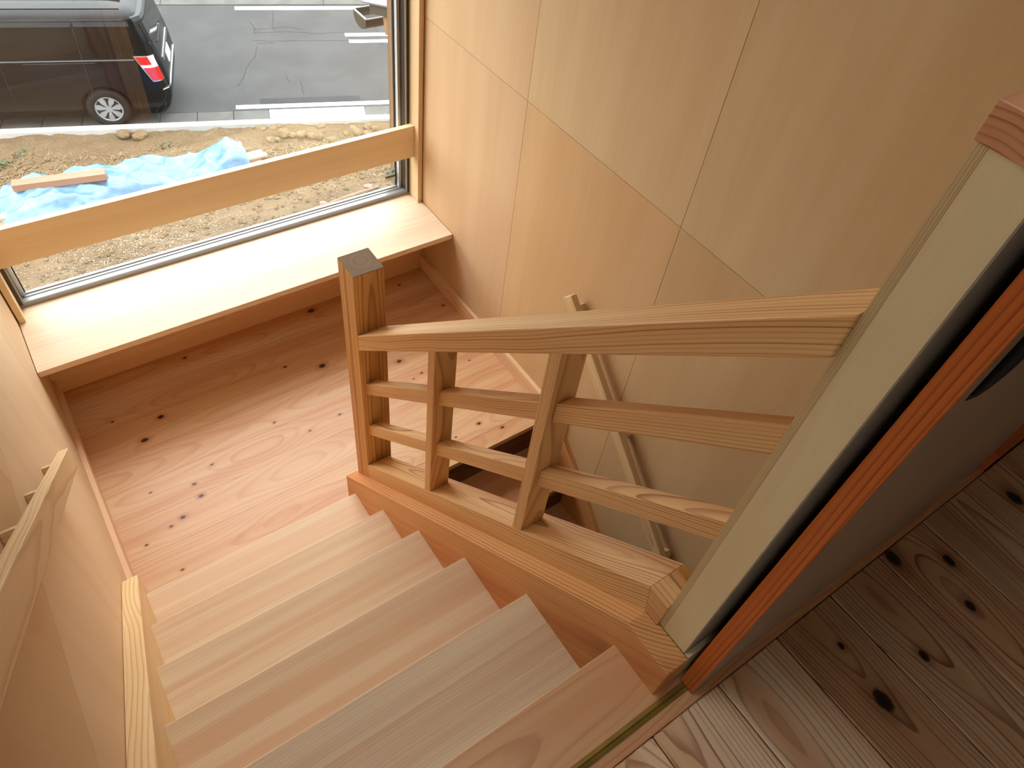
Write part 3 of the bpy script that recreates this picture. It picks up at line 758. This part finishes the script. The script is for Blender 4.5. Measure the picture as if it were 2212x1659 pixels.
def rock(name, x, y, r, seed, label, group, mat=None, squash=0.7, z=None):
    bm = bmesh.new()
    bmesh.ops.create_icosphere(bm, subdivisions=2, radius=1.0)
    rs = random.Random(seed)
    sx, sy = r * rs.uniform(.9, 1.35), r * rs.uniform(.8, 1.1)
    o = Vector((seed * 3.1, seed * 1.7, 0))
    for v in bm.verts:
        k = 1 + 0.35 * mnoise.noise(v.co * 1.4 + o) + 0.12 * mnoise.noise(v.co * 4 + o)
        v.co = Vector((v.co.x * sx * k, v.co.y * sy * k, v.co.z * r * squash * k))
    bmesh.ops.rotate(bm, verts=bm.verts, matrix=Matrix.Rotation(rs.uniform(0, 6.3), 3, 'Z'))
    zz = soil_h(x, y) if z is None else z
    bmesh.ops.translate(bm, verts=bm.verts, vec=(x, y, zz + r * squash * 0.55))
    return finish(name, bm, mat or M['stone'], label=label, cat='stone', group=group)
rock('stone', 1.43, 11.72, .10, 1, 'broad tan stone lying against the white curb behind the tarp', None, z=ZG + .04)
rock('stone', 1.63, 11.60, .095, 2, 'rounded tan stone just right of the broad one at the curb', None, z=ZG + .04)
ST = [(2.74, 11.33, .06), (3.25, 11.10, .05), (3.40, 11.08, .10), (3.58, 11.0, .075), (3.68, 11.0, .06), (3.43, 10.77, .09), (3.68, 10.8, .11), (3.80, 10.71, .08), (3.93, 10.68, .10), (4.06, 10.58, .08), (4.32, 10.74, .08), (3.54, 10.72, .06), (4.33, 10.32, .08), (4.78, 10.30, .09), (5.01, 10.38, .10), (5.1, 10.26, .08), (4.79, 10.50, .07), (4.16, 10.50, .08), (4.62, 10.40, .06), (4.9, 10.2, .07)]
ORD = ['first', 'second', 'third', 'fourth', 'fifth', 'sixth', 'seventh', 'eighth', 'ninth', 'tenth', 'eleventh', 'twelfth', 'thirteenth', 'fourteenth', 'fifteenth', 'sixteenth', 'seventeenth', 'eighteenth', 'nineteenth', 'twentieth']
def img_u(p):
    q = _R.transposed() @ (Vector((p[0], p[1], ZG + .04)) - Vector((0, 0, 2.47)))
    return q.x / -q.z
for i, (x, y, r) in enumerate(sorted(ST, key=img_u)):
    rock('stone', x, y, r * 0.95, 10 + i, 'small tan stone, %s from the left among those scattered right of the tarpaulin' % ORD[i], 'stones scattered near the curb')

# loose stuff on the soil: clods, straw, wood shavings, weeds
def scatter_mesh(name, n, area, make, mat, label, cat, seed):
    rs = random.Random(seed)
    bm = bmesh.new()
    for _ in range(n):
        x, y = area(rs)
        make(bm, rs, x, y, soil_h(x, y))
    return finish(name, bm, mat, label=label, cat=cat, kind='stuff')
def clod(bm, rs, x, y, z):
    r = rs.uniform(.012, .045)
    vs = []
    for (a, b_, c) in ((1, 0, 0), (-1, 0, 0), (0, 1, 0), (0, -1, 0), (0, 0, 1), (0, 0, -1)):
        k = r * rs.uniform(.6, 1.2)
        vs.append(bm.verts.new((x + a * k, y + b_ * k, z + c * k * .8 + r * .3)))
    for f in ((0, 2, 4), (2, 1, 4), (1, 3, 4), (3, 0, 4), (2, 0, 5), (1, 2, 5), (3, 1, 5), (0, 3, 5)):
        bm.faces.new([vs[i] for i in f])
def blade(length, width, lift):
    def mkb(bm, rs, x, y, z):
        a = rs.uniform(0, 6.28); L = length * rs.uniform(.4, 1.2); w = width
        dx, dy = math.cos(a) * L, math.sin(a) * L
        px, py = -math.sin(a) * w, math.cos(a) * w
        h = lift * rs.uniform(.2, 1)
        v = [bm.verts.new(q) for q in ((x - px, y - py, z + .012), (x + px, y + py, z + .012), (x + dx, y + dy, z + .012 + h))]
        bm.faces.new(v)
        v2 = [bm.verts.new(q) for q in ((x - px, y - py, z + .006), (x + px, y + py, z + .006), (x + dx, y + dy, z + .006 + h))]
        bm.faces.new(v2[::-1])
    return mkb
def area_strip(rs):     # strip between the tarp and the curb
    s_ = rs.uniform(-2.2, 4.9); t_ = -0.28 - 1.5 * rs.random() ** 1.2
    p = road(s_, t_); return p[0], p[1]
def area_right(rs):
    return rs.uniform(2.6, 5.6), rs.uniform(9.2, 10.7)
def area_near(rs):
    return rs.uniform(-0.9, 4.9), rs.uniform(8.2, 9.7)
def area_chips(rs):
    return rs.gauss(0.9, .7), rs.gauss(9.05, .28)
scatter_mesh('soil_clods', 2600, lambda r: (area_strip(r) if r.random() < .55 else (area_right(r) if r.random() < .5 else area_near(r))), clod, M['stone'], 'small loose clods strewn over the soil', 'soil clods', 1)
scatter_mesh('dry_straw', 2800, lambda r: (area_strip(r) if r.random() < .75 else area_right(r)), blade(.12, .0042, .03), M['straw'], 'thin dry straw lying on the soil behind the tarp', 'straw', 2)
scatter_mesh('wood_shavings', 1500, lambda r: (area_chips(r) if r.random() < .75 else area_near(r)), blade(.022, .006, .008), M['chip'], 'pale wood shavings strewn on the soil near the house', 'wood shavings', 3)
def weeds(rs):
    c = rs.choice(((1.83, 11.55), (2.49, 11.35), (0.0, 11.9), (3.56, 10.72), (3.17, 11.2), (1.9, 11.25), (-.3, 11.75)))
    return rs.gauss(c[0], .10), rs.gauss(c[1], .05)
scatter_mesh('weed_tufts', 420, weeds, blade(.07, .007, .06), M['grass'], 'small green weeds growing on the soil by the curb', 'weeds', 4)

# stick and red tile pieces near the house
def tube(name, p0, p1, r, mat, n=10, parent=None, **kw):
    p0 = Vector(p0); p1 = Vector(p1); d = (p1 - p0).normalized()
    a = d.orthogonal().normalized(); b_ = d.cross(a)
    v = []
    for (p, k) in ((p0, 1.0), ((p0 + p1) / 2 + Vector((0, .012, .004)), 1.05), (p1, .9)):
        for i in range(n):
            w = 2 * math.pi * i / n
            v.append(tuple(p + (a * math.cos(w) + b_ * math.sin(w)) * r * k))
    f = [tuple(range(n))[::-1], tuple(range(2 * n, 3 * n))]
    for q in (0, 1):
        for i in range(n):
            f.append((q * n + i, q * n + (i + 1) % n, (q + 1) * n + (i + 1) % n, (q + 1) * n + i))
    return mk(name, v, f, mat, parent, smooth=True, **kw)
M['stick'] = plain('weathered_wood', S(104, 80, 56), 0.8, var=0.2, vscale=12)
M['tile'] = plain('red_clay', S(130, 84, 72), 0.8, var=0.15)
tube('wooden_stick', (3.19, 8.72, soil_h(3.19, 8.72) + .03), (4.39, 8.82, soil_h(4.39, 8.82) + .03), 0.028, M['stick'], label='long brown stick lying on the soil below the window', cat='stick')
for i, (x, y) in enumerate(((4.26, 8.92), (3.46, 8.84), (3.12, 8.70))):
    rock('clay_shard', x, y, .055, 70 + i, ('reddish clay shard at the right end of the brown stick', 'reddish clay shard beside the middle of the brown stick', 'reddish clay shard at the left end of the brown stick')[i], None, mat=M['tile'], squash=.35)

# timber stack under a blue tarpaulin
M['lumber'] = wood('raw_lumber', S(160, 138, 106), S(124, 88, 58), S(148, 116, 84), ring=0.008, line=0.5, streak=0.6, rough=0.7, bump=0.1)
M['beam'] = wood('red_timber', S(126, 86, 66), S(96, 60, 42), S(118, 78, 58), ring=0.01, line=0.5, streak=0.6, rough=0.7, bump=0.1)
def timber(name, p0, p1, w, h, mat, **kw):
    p0 = Vector(p0); p1 = Vector(p1); d = (p1 - p0).normalized(); sdv = Vector((-d.y, d.x, 0)).normalized(); up = d.cross(sdv)
    if up.z < 0: up = -up
    v = []
    for p in (p0, p1):
        for (a, b_) in ((-1, -1), (1, -1), (1, 1), (-1, 1)):
            v.append(tuple(p + sdv * a * w / 2 + up * b_ * h / 2))
    f = [(0, 1, 2, 3), (7, 6, 5, 4)] + [(i, (i + 1) % 4, 4 + (i + 1) % 4, 4 + i) for i in range(4)]
    return mk(name, v, f, mat, grain=tuple(d), bevel=0.003, **kw)
def tarp_h(u, w):
    """height over ground of the tarpaulin; u along 0..1, w across -1..1 (far = +1)"""
    base = 0.30 + 0.05 * math.sin(u * 7.0) + (0.12 * math.exp(-((u - 0.93) / 0.06) ** 2)) - 0.16 * max(0, (0.12 - u) / 0.12)
    base += 0.05 * math.exp(-((u - .55) / .1) ** 2)
    prof = 1 - max(0.0, (abs(w) - 0.56) / 0.44) ** 0.9
    # a lower shelf on the near side under the loose beam
    if w < -0.05 and u < 0.42:
        base -= 0.05
    return max(0.0, base * prof)
TA, TB = Vector((-0.56, 10.46, 0)), Vector((2.80, 10.16, 0))
td = (TB - TA).normalized(); tn = Vector((-td.y, td.x, 0))
bm = bmesh.new(); NU, NW = 150, 54
g = []
for i in range(NU + 1):
    row = []
    u = i / NU
    for j in range(NW + 1):
        w = -1 + 2 * j / NW
        half = 0.56 + 0.05 * math.sin(u * 11 + 1) + 0.04 * math.sin(u * 23) - 0.10 * max(0, (u - .75) / .25)
        p = TA + (TB - TA) * u + tn * (w * half - 0.05 * u)
        q = Vector((p.x * 2.2, p.y * 3.0, 0))
        rid = 1 - abs(mnoise.noise(Vector((p.x * 2.6 + p.y * 1.3, p.y * 3.4 - p.x * 0.8, 3.1)))) * 2
        rid2 = 1 - abs(mnoise.noise(Vector((p.x * 6.5 - p.y * 3, p.y * 7 + p.x * 2.5, 9.1)))) * 2
        wr = 0.08 * (rid - .6) + 0.014 * (rid2 - .6) + 0.02 * mnoise.fractal(q * 1.6, 0.8, 2.0, 4)
        z = tarp_h(u, w) + wr * (0.4 + 0.6 * min(1, tarp_h(u, w) * 5))
        z = max(z, 0.02)
        e = mnoise.noise(Vector((u * 9, 4.2, 0))) * 0.09 * (1 if abs(w) > .9 else 0)
        row.append(bm.verts.new((p.x + (0.05 * mnoise.noise(Vector((w * 4, 1, 2))) if i in (0, NU) else 0), p.y + e, ZG + 0.02 + z)))
    g.append(row)
for i in range(NU):
    for j in range(NW):
        bm.faces.new((g[i][j], g[i + 1][j], g[i + 1][j + 1], g[i][j + 1]))
def tarp_mat():
    m, t, b = new_mat('blue_tarpaulin')
    geo = t.new('ShaderNodeNewGeometry')
    n = t.noise(geo.outputs['Position'], 5.0, 4, 0.6)
    col = t.mix(t.smooth(n, .35, .7), S(56, 92, 120), S(76, 110, 136))
    t.put(b.inputs['Base Color'], col)
    b.inputs['Roughness'].default_value = 0.35
    bn = t.new('ShaderNodeBump'); bn.inputs['Strength'].default_value = 0.5; bn.inputs['Distance'].default_value = 0.03
    t.put(bn.inputs['Height'], t.noise(geo.outputs['Position'], 6.0, 2, 0.5)); t.put(b.inputs['Normal'], bn.outputs[0])
    return m
M['tarp'] = tarp_mat()
tp = finish('tarpaulin', bm, M['tarp'], smooth=True, label='crumpled light blue tarpaulin over a stack of timber', cat='tarpaulin')
timber('timber_beam', (-0.28, 10.50, ZG + .395), (0.86, 10.27, ZG + .395), 0.15, 0.10, M['beam'], label='short reddish brown beam lying loose on the blue tarpaulin', cat='beam')
timber('lumber_plank', (1.9, 10.42, ZG + .085), (2.90, 10.50, ZG + .085), 0.09, 0.03, M['lumber'], label='pale plank end sticking out from the tarp, farthest from the house', cat='plank')
timber('lumber_plank', (2.0, 10.33, ZG + .10), (3.14, 10.36, ZG + .10), 0.10, 0.03, M['lumber'], label='pale plank end sticking out from the tarp, middle one', cat='plank')
timber('lumber_plank', (2.0, 10.22, ZG + .11), (3.17, 10.24, ZG + .11), 0.10, 0.035, M['lumber'], label='pale plank end sticking out farthest to the right from the tarp', cat='plank')
timber('lumber_plank', (2.0, 10.24, ZG + .07), (3.05, 10.15, ZG + .07), 0.10, 0.03, M['beam'], label='reddish plank end at the bottom under the right end of the tarp', cat='plank')
timber('lumber_plank', (-1.4, 10.40, ZG + .13), (0.3, 10.12, ZG + .13), 0.12, 0.04, M['lumber'], label='pale plank showing below the left end of the tarp', cat='plank')
timber('lumber_plank', (-1.4, 10.28, ZG + .085), (0.2, 10.0, ZG + .085), 0.12, 0.04, M['beam'], label='reddish plank showing below the left end of the tarp', cat='plank')

# ------------------------------------------------------------------ eave of the lower roof with gutter
M['gutter'] = plain('bronze_gutter', S(66, 60, 50), 0.4, metal=0.2)
M['rim'] = plain('gutter_rim', S(130, 126, 114), 0.4, metal=0.2)
M['roofing'] = plain('metal_roofing', S(130, 136, 144), 0.35, metal=0.6)
rfe = empty('lower_roof_eave', (2.4, 3.3, 0.8), kind='structure', label='lower metal roof eave jutting out right of the window')
SL = -0.306
prism('roof_sheet', [(2.72, .782 + .306 * .956), (3.676, .782), (3.676, .790), (2.72, .790 + .306 * .956)], 1.772, 3.6, 'x', M['roofing'], rfe)
prism('verge_fascia', [(2.72, .752 + .306 * .887), (3.607, .752), (3.607, .800), (2.72, .800 + .306 * .887)], 1.785, 1.80, 'x', M['gutter'], rfe)
prism('barge_board', [(2.72, .70 + .306 * .76), (3.468, .697), (3.49, .785), (2.72, .785 + .306 * .77)], 1.80, 1.83, 'x', M['outwood'], rfe, grain=(0, 1, -.306))
prism('roof_slab', [(2.72, .72 + .306 * .76), (3.45, .72), (3.6, .781), (2.72, .781 + .306 * .88)], 1.83, 3.6, 'x', M['outwood'], rfe, grain='x')
ga = 3.649; gb = 3.80
prof = []
for i in range(13):
    w = math.pi * i / 12
    prof.append(((ga + gb) / 2 - math.cos(w) * (gb - ga) / 2, 0.70 - 0.07 * math.sin(w) ** 0.7))
inner = [((ga + gb) / 2 + (p[0] - (ga + gb) / 2) * .95, min(0.70, p[1] + .0035)) for p in prof]
prism('gutter_trough', prof + inner[::-1], 1.786, 3.6, 'x', M['gutter'], rfe, label='half-round brown rain gutter')
prism('gutter_end_cap', prof, 1.781, 1.786, 'x', M['gutter'], rfe)
box('gutter_lip', 1.778, 1.788, ga - .002, gb + .002, .6985, .7045, M['rim'], rfe)
box('gutter_lip', 1.788, 3.6, ga - .003, ga + .004, .6985, .7035, M['rim'], rfe)
box('gutter_lip', 1.788, 3.6, gb - .004, gb + .003, .6985, .7035, M['rim'], rfe)
box('wall_outside', -3.0, XL - 0.13, 2.50, 2.62, ZG, CEIL, M['outwood'], kind='structure', grain='z', label='timber outside wall left of the window')
box('wall_outside_below', -3.0, 4.0, 2.662, 2.682, ZG - .1, 0.345, M['outwood'], kind='structure', grain='z', label='timber outside wall below the window')

# ------------------------------------------------------------------ black van parked on the road
M['car'] = plain('black_car_paint', S(12, 11, 12), 0.25, metal=0.0, spec=0.18)
M['carglass'] = plain('tinted_car_glass', S(7, 7, 8), 0.06, spec=0.35)
M['chrome'] = plain('chrome_trim', S(206, 206, 208), 0.15, metal=1.0)
M['lampred'] = plain('tail_lamp_red', S(150, 14, 18), 0.12, coat=1.0)
M['lampwhite'] = plain('tail_lamp_clear', S(226, 214, 208), 0.12, coat=1.0)
M['rubber'] = plain('tyre_rubber', S(16, 15, 15), 0.85, spec=0.2)
M['hubcap'] = plain('silver_hubcap', S(120, 120, 120), 0.45, metal=0.2)
M['trimgrey'] = plain('grey_trim', S(72, 72, 74), 0.4)
M['dark'] = plain('black_plastic', S(14, 14, 14), 0.6)
M['plate'] = plain('licence_plate_white', S(230, 232, 228), 0.5)

van = empty('van', (0, 0, 0), label='black minivan with red tail lamps parked beside the white curb', cat='van')
ZLV = [.20, .30, .45, .62, .80, 1.0, 1.10, 1.2, 1.4, 1.58, 1.66, 1.715, 1.75, 1.775]
TI = [.07, .03, .0, -.005, -.004, .0, .010, .025, .050, .078, .095, .125, .20, .42]
SR = [.84, .91, .955, .97, .955, .925, .90, .88, .835, .785, .76, .72, .65, .40]
SF = [-3.5, -3.58, -3.62, -3.6, -3.5, -3.3, -3.1, -2.9, -2.5, -2.2, -2.1, -2.0, -1.9, -1.5]
RC = [.16, .18, .20, .20, .20, .19, .18, .17, .15, .14, .13, .13, .14, .15]
WID = 1.695
def lerpz(arr, z):
    if z <= ZLV[0]: return arr[0]
    for i in range(len(ZLV) - 1):
        if z <= ZLV[i + 1]:
            u = (z - ZLV[i]) / (ZLV[i + 1] - ZLV[i])
            return arr[i] * (1 - u) + arr[i + 1] * u
    return arr[-1]
def van_pt(u, z, off=0.0):
    """point on the near side skin, u = distance along the side, wrapping round the rear corner"""
    ti, sr, rc = lerpz(TI, z), lerpz(SR, z), lerpz(RC, z)
    u0 = sr - rc
    if u <= u0:
        return Vector((u, ti - off, z))
    a = (u - u0) / rc
    if a < math.pi / 2:
        return Vector((u0 + math.sin(a) * (rc + off), ti + rc - math.cos(a) * (rc + off), z))
    return Vector((sr + off, ti + rc + (u - u0 - rc * math.pi / 2), z))
def outline(z):
    ti, sr, sf, rc = lerpz(TI, z), lerpz(SR, z), lerpz(SF, z), lerpz(RC, z)
    pts = []
    n1 = 40
    for i in range(n1):
        pts.append((sf + rc + (sr - sf - 2 * rc) * i / n1, ti))
    for i in range(8):
        a = math.pi / 2 * i / 8
        pts.append((sr - rc + math.sin(a) * rc, ti + rc - math.cos(a) * rc))
    for i in range(8):
        pts.append((sr, ti + rc + (WID - 2 * ti - 2 * rc) * i / 8))
    for i in range(8):
        a = math.pi / 2 * i / 8
        pts.append((sr - rc + math.cos(a) * rc, WID - ti - rc + math.sin(a) * rc))
    for i in range(n1):
        pts.append((sr - rc - (sr - sf - 2 * rc) * i / n1, WID - ti))
    for i in range(8):
        a = math.pi / 2 * i / 8
        pts.append((sf + rc - math.sin(a) * rc, WID - ti - rc + math.cos(a) * rc))
    for i in range(8):
        pts.append((sf, WID - ti - rc - (WID - 2 * ti - 2 * rc) * i / 8))
    for i in range(8):
        a = math.pi / 2 * i / 8
        pts.append((sf + rc - math.cos(a) * rc, ti + rc - math.sin(a) * rc))
    return pts
bm = bmesh.new()
zl = []
for i in range(len(ZLV) - 1):
    for k in range(3):
        zl.append(ZLV[i] + (ZLV[i + 1] - ZLV[i]) * k / 3)
zl.append(ZLV[-1])
rows = [[bm.verts.new((p[0], p[1], z)) for p in outline(z)] for z in zl]
npt = len(rows[0])
for a, b_ in zip(rows[:-1], rows[1:]):
    for i in range(npt):
        bm.faces.new((a[i], a[(i + 1) % npt], b_[(i + 1) % npt], b_[i]))
bm.faces.new(rows[0][::-1])
cx = sum((v.co.x for v in rows[-1])) / npt
top = bm.verts.new((cx, WID / 2, 1.79))
for i in range(npt):
    bm.faces.new((rows[-1][i], rows[-1][(i + 1) % npt], top))
bmesh.ops.recalc_face_normals(bm, faces=bm.faces)
body = finish('body', bm, M['car'], van, smooth=True, sharp=40)
# wheel arches cut out of the body
cut = []
for wx in (0.0, -2.855):
    cbm = bmesh.new()
    bmesh.ops.create_cone(cbm, cap_ends=True, segments=40, radius1=0.375, radius2=0.375, depth=0.62)
    bmesh.ops.rotate(cbm, verts=cbm.verts, matrix=Matrix.Rotation(math.pi / 2, 3, 'X'))
    for ty in (0.12, WID - 0.12):
        c2 = cbm.copy()
        bmesh.ops.translate(c2, verts=c2.verts, vec=(wx, ty, 0.327))
        cut.append(finish('tmp_cut', c2, None))
    cbm.free()
for c in cut:
    md = body.modifiers.new('arch', 'BOOLEAN'); md.operation = 'DIFFERENCE'; md.object = c; md.solver = 'EXACT'
van_loc = Vector((HUB.x, HUB.y, ZG)); 
bpy.context.view_layer.update()
dg = bpy.context.evaluated_depsgraph_get()
nm = bpy.data.meshes.new_from_object(body.evaluated_get(dg))
body.modifiers.clear(); old = body.data; body.data = nm; bpy.data.meshes.remove(old)
nm.set_sharp_from_angle(angle=math.radians(40))
for c in cut:
    me = c.data; WL.pop(c, None); bpy.data.objects.remove(c); bpy.data.meshes.remove(me)

def patch(name, ul, ur, z0, z1, mat, off=0.006, th=0.012, nu=14, nz=8, parent=van, **kw):
    """curved panel lying on the van's skin; ul/ur: left and right edge as functions of z"""
    out, inn = [], []
    for j in range(nz + 1):
        z = z0 + (z1 - z0) * j / nz
        a, b2 = ul(z), ur(z)
        for i in range(nu + 1):
            u = a + (b2 - a) * i / nu
            out.append(tuple(van_pt(u, z, off))); inn.append(tuple(van_pt(u, z, off - th)))
    n = len(out); f = []
    w_ = nu + 1
    for j in range(nz):
        for i in range(nu):
            q = (j * w_ + i, j * w_ + i + 1, (j + 1) * w_ + i + 1, (j + 1) * w_ + i)
            f.append(q); f.append(tuple(n + k for k in q[::-1]))
    rim = [i for i in range(w_)] + [j * w_ + nu for j in range(1, nz + 1)] + [nz * w_ + i for i in range(nu - 1, -1, -1)] + [j * w_ for j in range(nz - 1, 0, -1)]
    for k in range(len(rim)):
        a, b2 = rim[k], rim[(k + 1) % len(rim)]
        f.append((a, b2, n + b2, n + a))
    return mk(name, out + inn, f, mat, parent, smooth=False, **kw)
C_ = lambda v: (lambda z: v)
Ln = lambda z0, u0, z1, u1: (lambda z: u0 + (u1 - u0) * (z - z0) / (z1 - z0))
patch('side_window', C_(-.125), Ln(1.14, .78, 1.63, .665), 1.14, 1.635, M['carglass'], off=.004)
patch('side_window', C_(-1.23), C_(-.16), 1.13, 1.635, M['carglass'], off=.004)
patch('side_window', Ln(1.13, -2.45, 1.6, -2.0), C_(-1.28), 1.13, 1.60, M['carglass'], off=.004)
patch('belt_strip', C_(-1.9), C_(.57), 1.095, 1.112, M['trimgrey'], off=.006, th=.01, nz=1)
patch('door_rail', C_(-.95), C_(.02), 1.062, 1.074, M['dark'], off=.004, th=.01, nz=1)
patch('door_seam', C_(-.146), C_(-.140), .33, 1.66, M['dark'], off=.002, th=.006, nu=1)
patch('door_seam', C_(-1.262), C_(-1.256), .33, 1.66, M['dark'], off=.002, th=.006, nu=1)
patch('door_handle', C_(-1.19), C_(-1.02), .965, .995, M['car'], off=.03, th=.03, nu=4, nz=2)
patch('roof_gutter_strip', C_(-1.9), C_(.70), 1.655, 1.664, M['dark'], off=.004, th=.008, nz=1)
# tail lamp
tl = patch('tail_lamp', Ln(.765, .755, 1.16, .565), Ln(.765, .90, 1.16, .86), .765, 1.16, M['chrome'], off=.010, th=.02, nu=12, nz=10, label='red tail lamp with clear band')
tl0 = Ln(.765, .77, 1.16, .585); tl1 = Ln(.765, .93, 1.16, .845)
patch('lens_upper', tl0, Ln(1.03, .80, 1.15, .76), 1.03, 1.15, M['lampred'], off=.016, th=.01, parent=tl)
patch('lens_reverse', Ln(1.03, .80, 1.15, .76), tl1, 1.03, 1.15, M['lampwhite'], off=.016, th=.01, parent=tl)
patch('lens_band', tl0, tl1, .99, 1.028, M['lampwhite'], off=.018, th=.01, nz=2, parent=tl)
patch('lens_lower', tl0, Ln(.765, .93, 1.16, .855), .785, .988, M['lampred'], off=.017, th=.01, parent=tl)
# rear end
e0 = lambda z: lerpz(SR, z) - lerpz(RC, z) + lerpz(RC, z) * math.pi / 2
rw = lambda z: WID - 2 * lerpz(TI, z) - 2 * lerpz(RC, z)
patch('rear_window', lambda z: e0(z) - .10, lambda z: e0(z) + rw(z) + .0, 1.16, 1.60, M['carglass'], off=.005)
patch('rear_spoiler', lambda z: e0(z) - .16, lambda z: e0(z) + rw(z), 1.635, 1.70, M['car'], off=.07, th=.08, nz=3)
patch('rear_garnish', lambda z: e0(z) + .14, lambda z: e0(z) + rw(z) - .14, .93, .99, M['chrome'], off=.012, th=.02, nz=2)
patch('licence_plate', lambda z: e0(z) + rw(z) / 2 - .165, lambda z: e0(z) + rw(z) / 2 + .165, .74, .905, M['plate'], off=.010, th=.01)
patch('bumper_crease', lambda z: e0(z) - .22, lambda z: e0(z) + rw(z), .615, .64, M['chrome'], off=.012, th=.014, nz=2)
patch('bumper_valance', lambda z: e0(z) - .30, lambda z: e0(z) + rw(z), .22, .40, M['dark'], off=.004, th=.02, nz=3)
patch('wiper', lambda z: e0(z) + .25 + (z - 1.17) * .1, lambda z: e0(z) + .85, 1.17, 1.185, M['dark'], off=.02, th=.012, nz=1)
# roof ribs
for ty in (0.24, 0.50, WID - 0.50, WID - 0.24):
    box('roof_rib', -1.8, .52, ty - .006, ty + .006, 1.742 + (0.02 if 0.3 < ty < 1.4 else 0), 1.768 + (0.016 if 0.3 < ty < 1.4 else 0), M['dark'], van)
# wheels
def wheel(wx, ty, sgn):
    w = empty('wheel', (wx, ty, 0.317), van)
    prof = [(.205, .0), (.215, -.012), (.27, -.016), (.300, -.006), (.315, .02), (.317, .06), (.317, .13), (.315, .17), (.300, .196), (.205, .19)]
    N = 40; v = []; f = []
    for i in range(N):
        a = 2 * math.pi * i / N
        for (r, t) in prof:
            v.append((wx + math.cos(a) * r, ty + sgn * t, .317 + math.sin(a) * r))
    n = len(prof)
    for i in range(N):
        for k in range(n):
            f.append((i * n + k, ((i + 1) % N) * n + k, ((i + 1) % N) * n + (k + 1) % n, i * n + (k + 1) % n))
    mk('tyre', v, f, M['rubber'], w, smooth=True)
    # hubcap: dark dish, rim ring, seven broad spokes, centre cap
    def disc(name, r, t0, t1, mat, par, N=36):
        v = []; f = []
        for t in (t0, t1):
            for i in range(N):
                a = 2 * math.pi * i / N
                v.append((wx + math.cos(a) * r, ty + sgn * t, .317 + math.sin(a) * r))
        f = [tuple(range(N)), tuple(range(2 * N - 1, N - 1, -1))] + [(i, (i + 1) % N, N + (i + 1) % N, N + i) for i in range(N)]
        return mk(name, v, f, mat, par)
    hc = disc('hubcap', .204, .02, .03, M['dark'], w)
    v = []; f = []
    N = 40
    for i in range(N):
        a = 2 * math.pi * i / N
        for (r, t) in ((.182, .004), (.203, -.004), (.205, .02), (.182, .02)):
            v.append((wx + math.cos(a) * r, ty + sgn * t, .317 + math.sin(a) * r))
    for i in range(N):
        for k in range(4):
            f.append((i * 4 + k, ((i + 1) % N) * 4 + k, ((i + 1) % N) * 4 + (k + 1) % 4, i * 4 + (k + 1) % 4))
    mk('rim_ring', v, f, M['hubcap'], hc, smooth=True)
    disc('centre_cap', .045, -.004, .02, M['hubcap'], hc, 24)
    for k in range(7):
        a = 2 * math.pi * (k + .25) / 7
        ca, sa = math.cos(a), math.sin(a)
        pts = [(.03, -.014), (.085, -.024), (.13, -.040), (.185, -.038), (.19, 0), (.185, .038), (.13, .040), (.085, .024), (.03, .014)]
        v = []
        for t in (0.002, 0.018):
            for (r, c) in pts:
                v.append((wx + ca * r - sa * c, ty + sgn * (t - (0.004 if t < .01 and r < .14 and r > .05 else 0)), .317 + sa * r + ca * c))
        n = len(pts)
        f = [tuple(range(n)), tuple(range(2 * n - 1, n - 1, -1))] + [(i, (i + 1) % n, n + (i + 1) % n, n + i) for i in range(n)]
        mk('spoke', v, f, M['hubcap'], hc)
for wx in (0.0, -2.855):
    wheel(wx, 0.012, 1); wheel(wx, WID - 0.012, -1)
van.location = van_loc
van.rotation_euler = (0, 0, ANG)
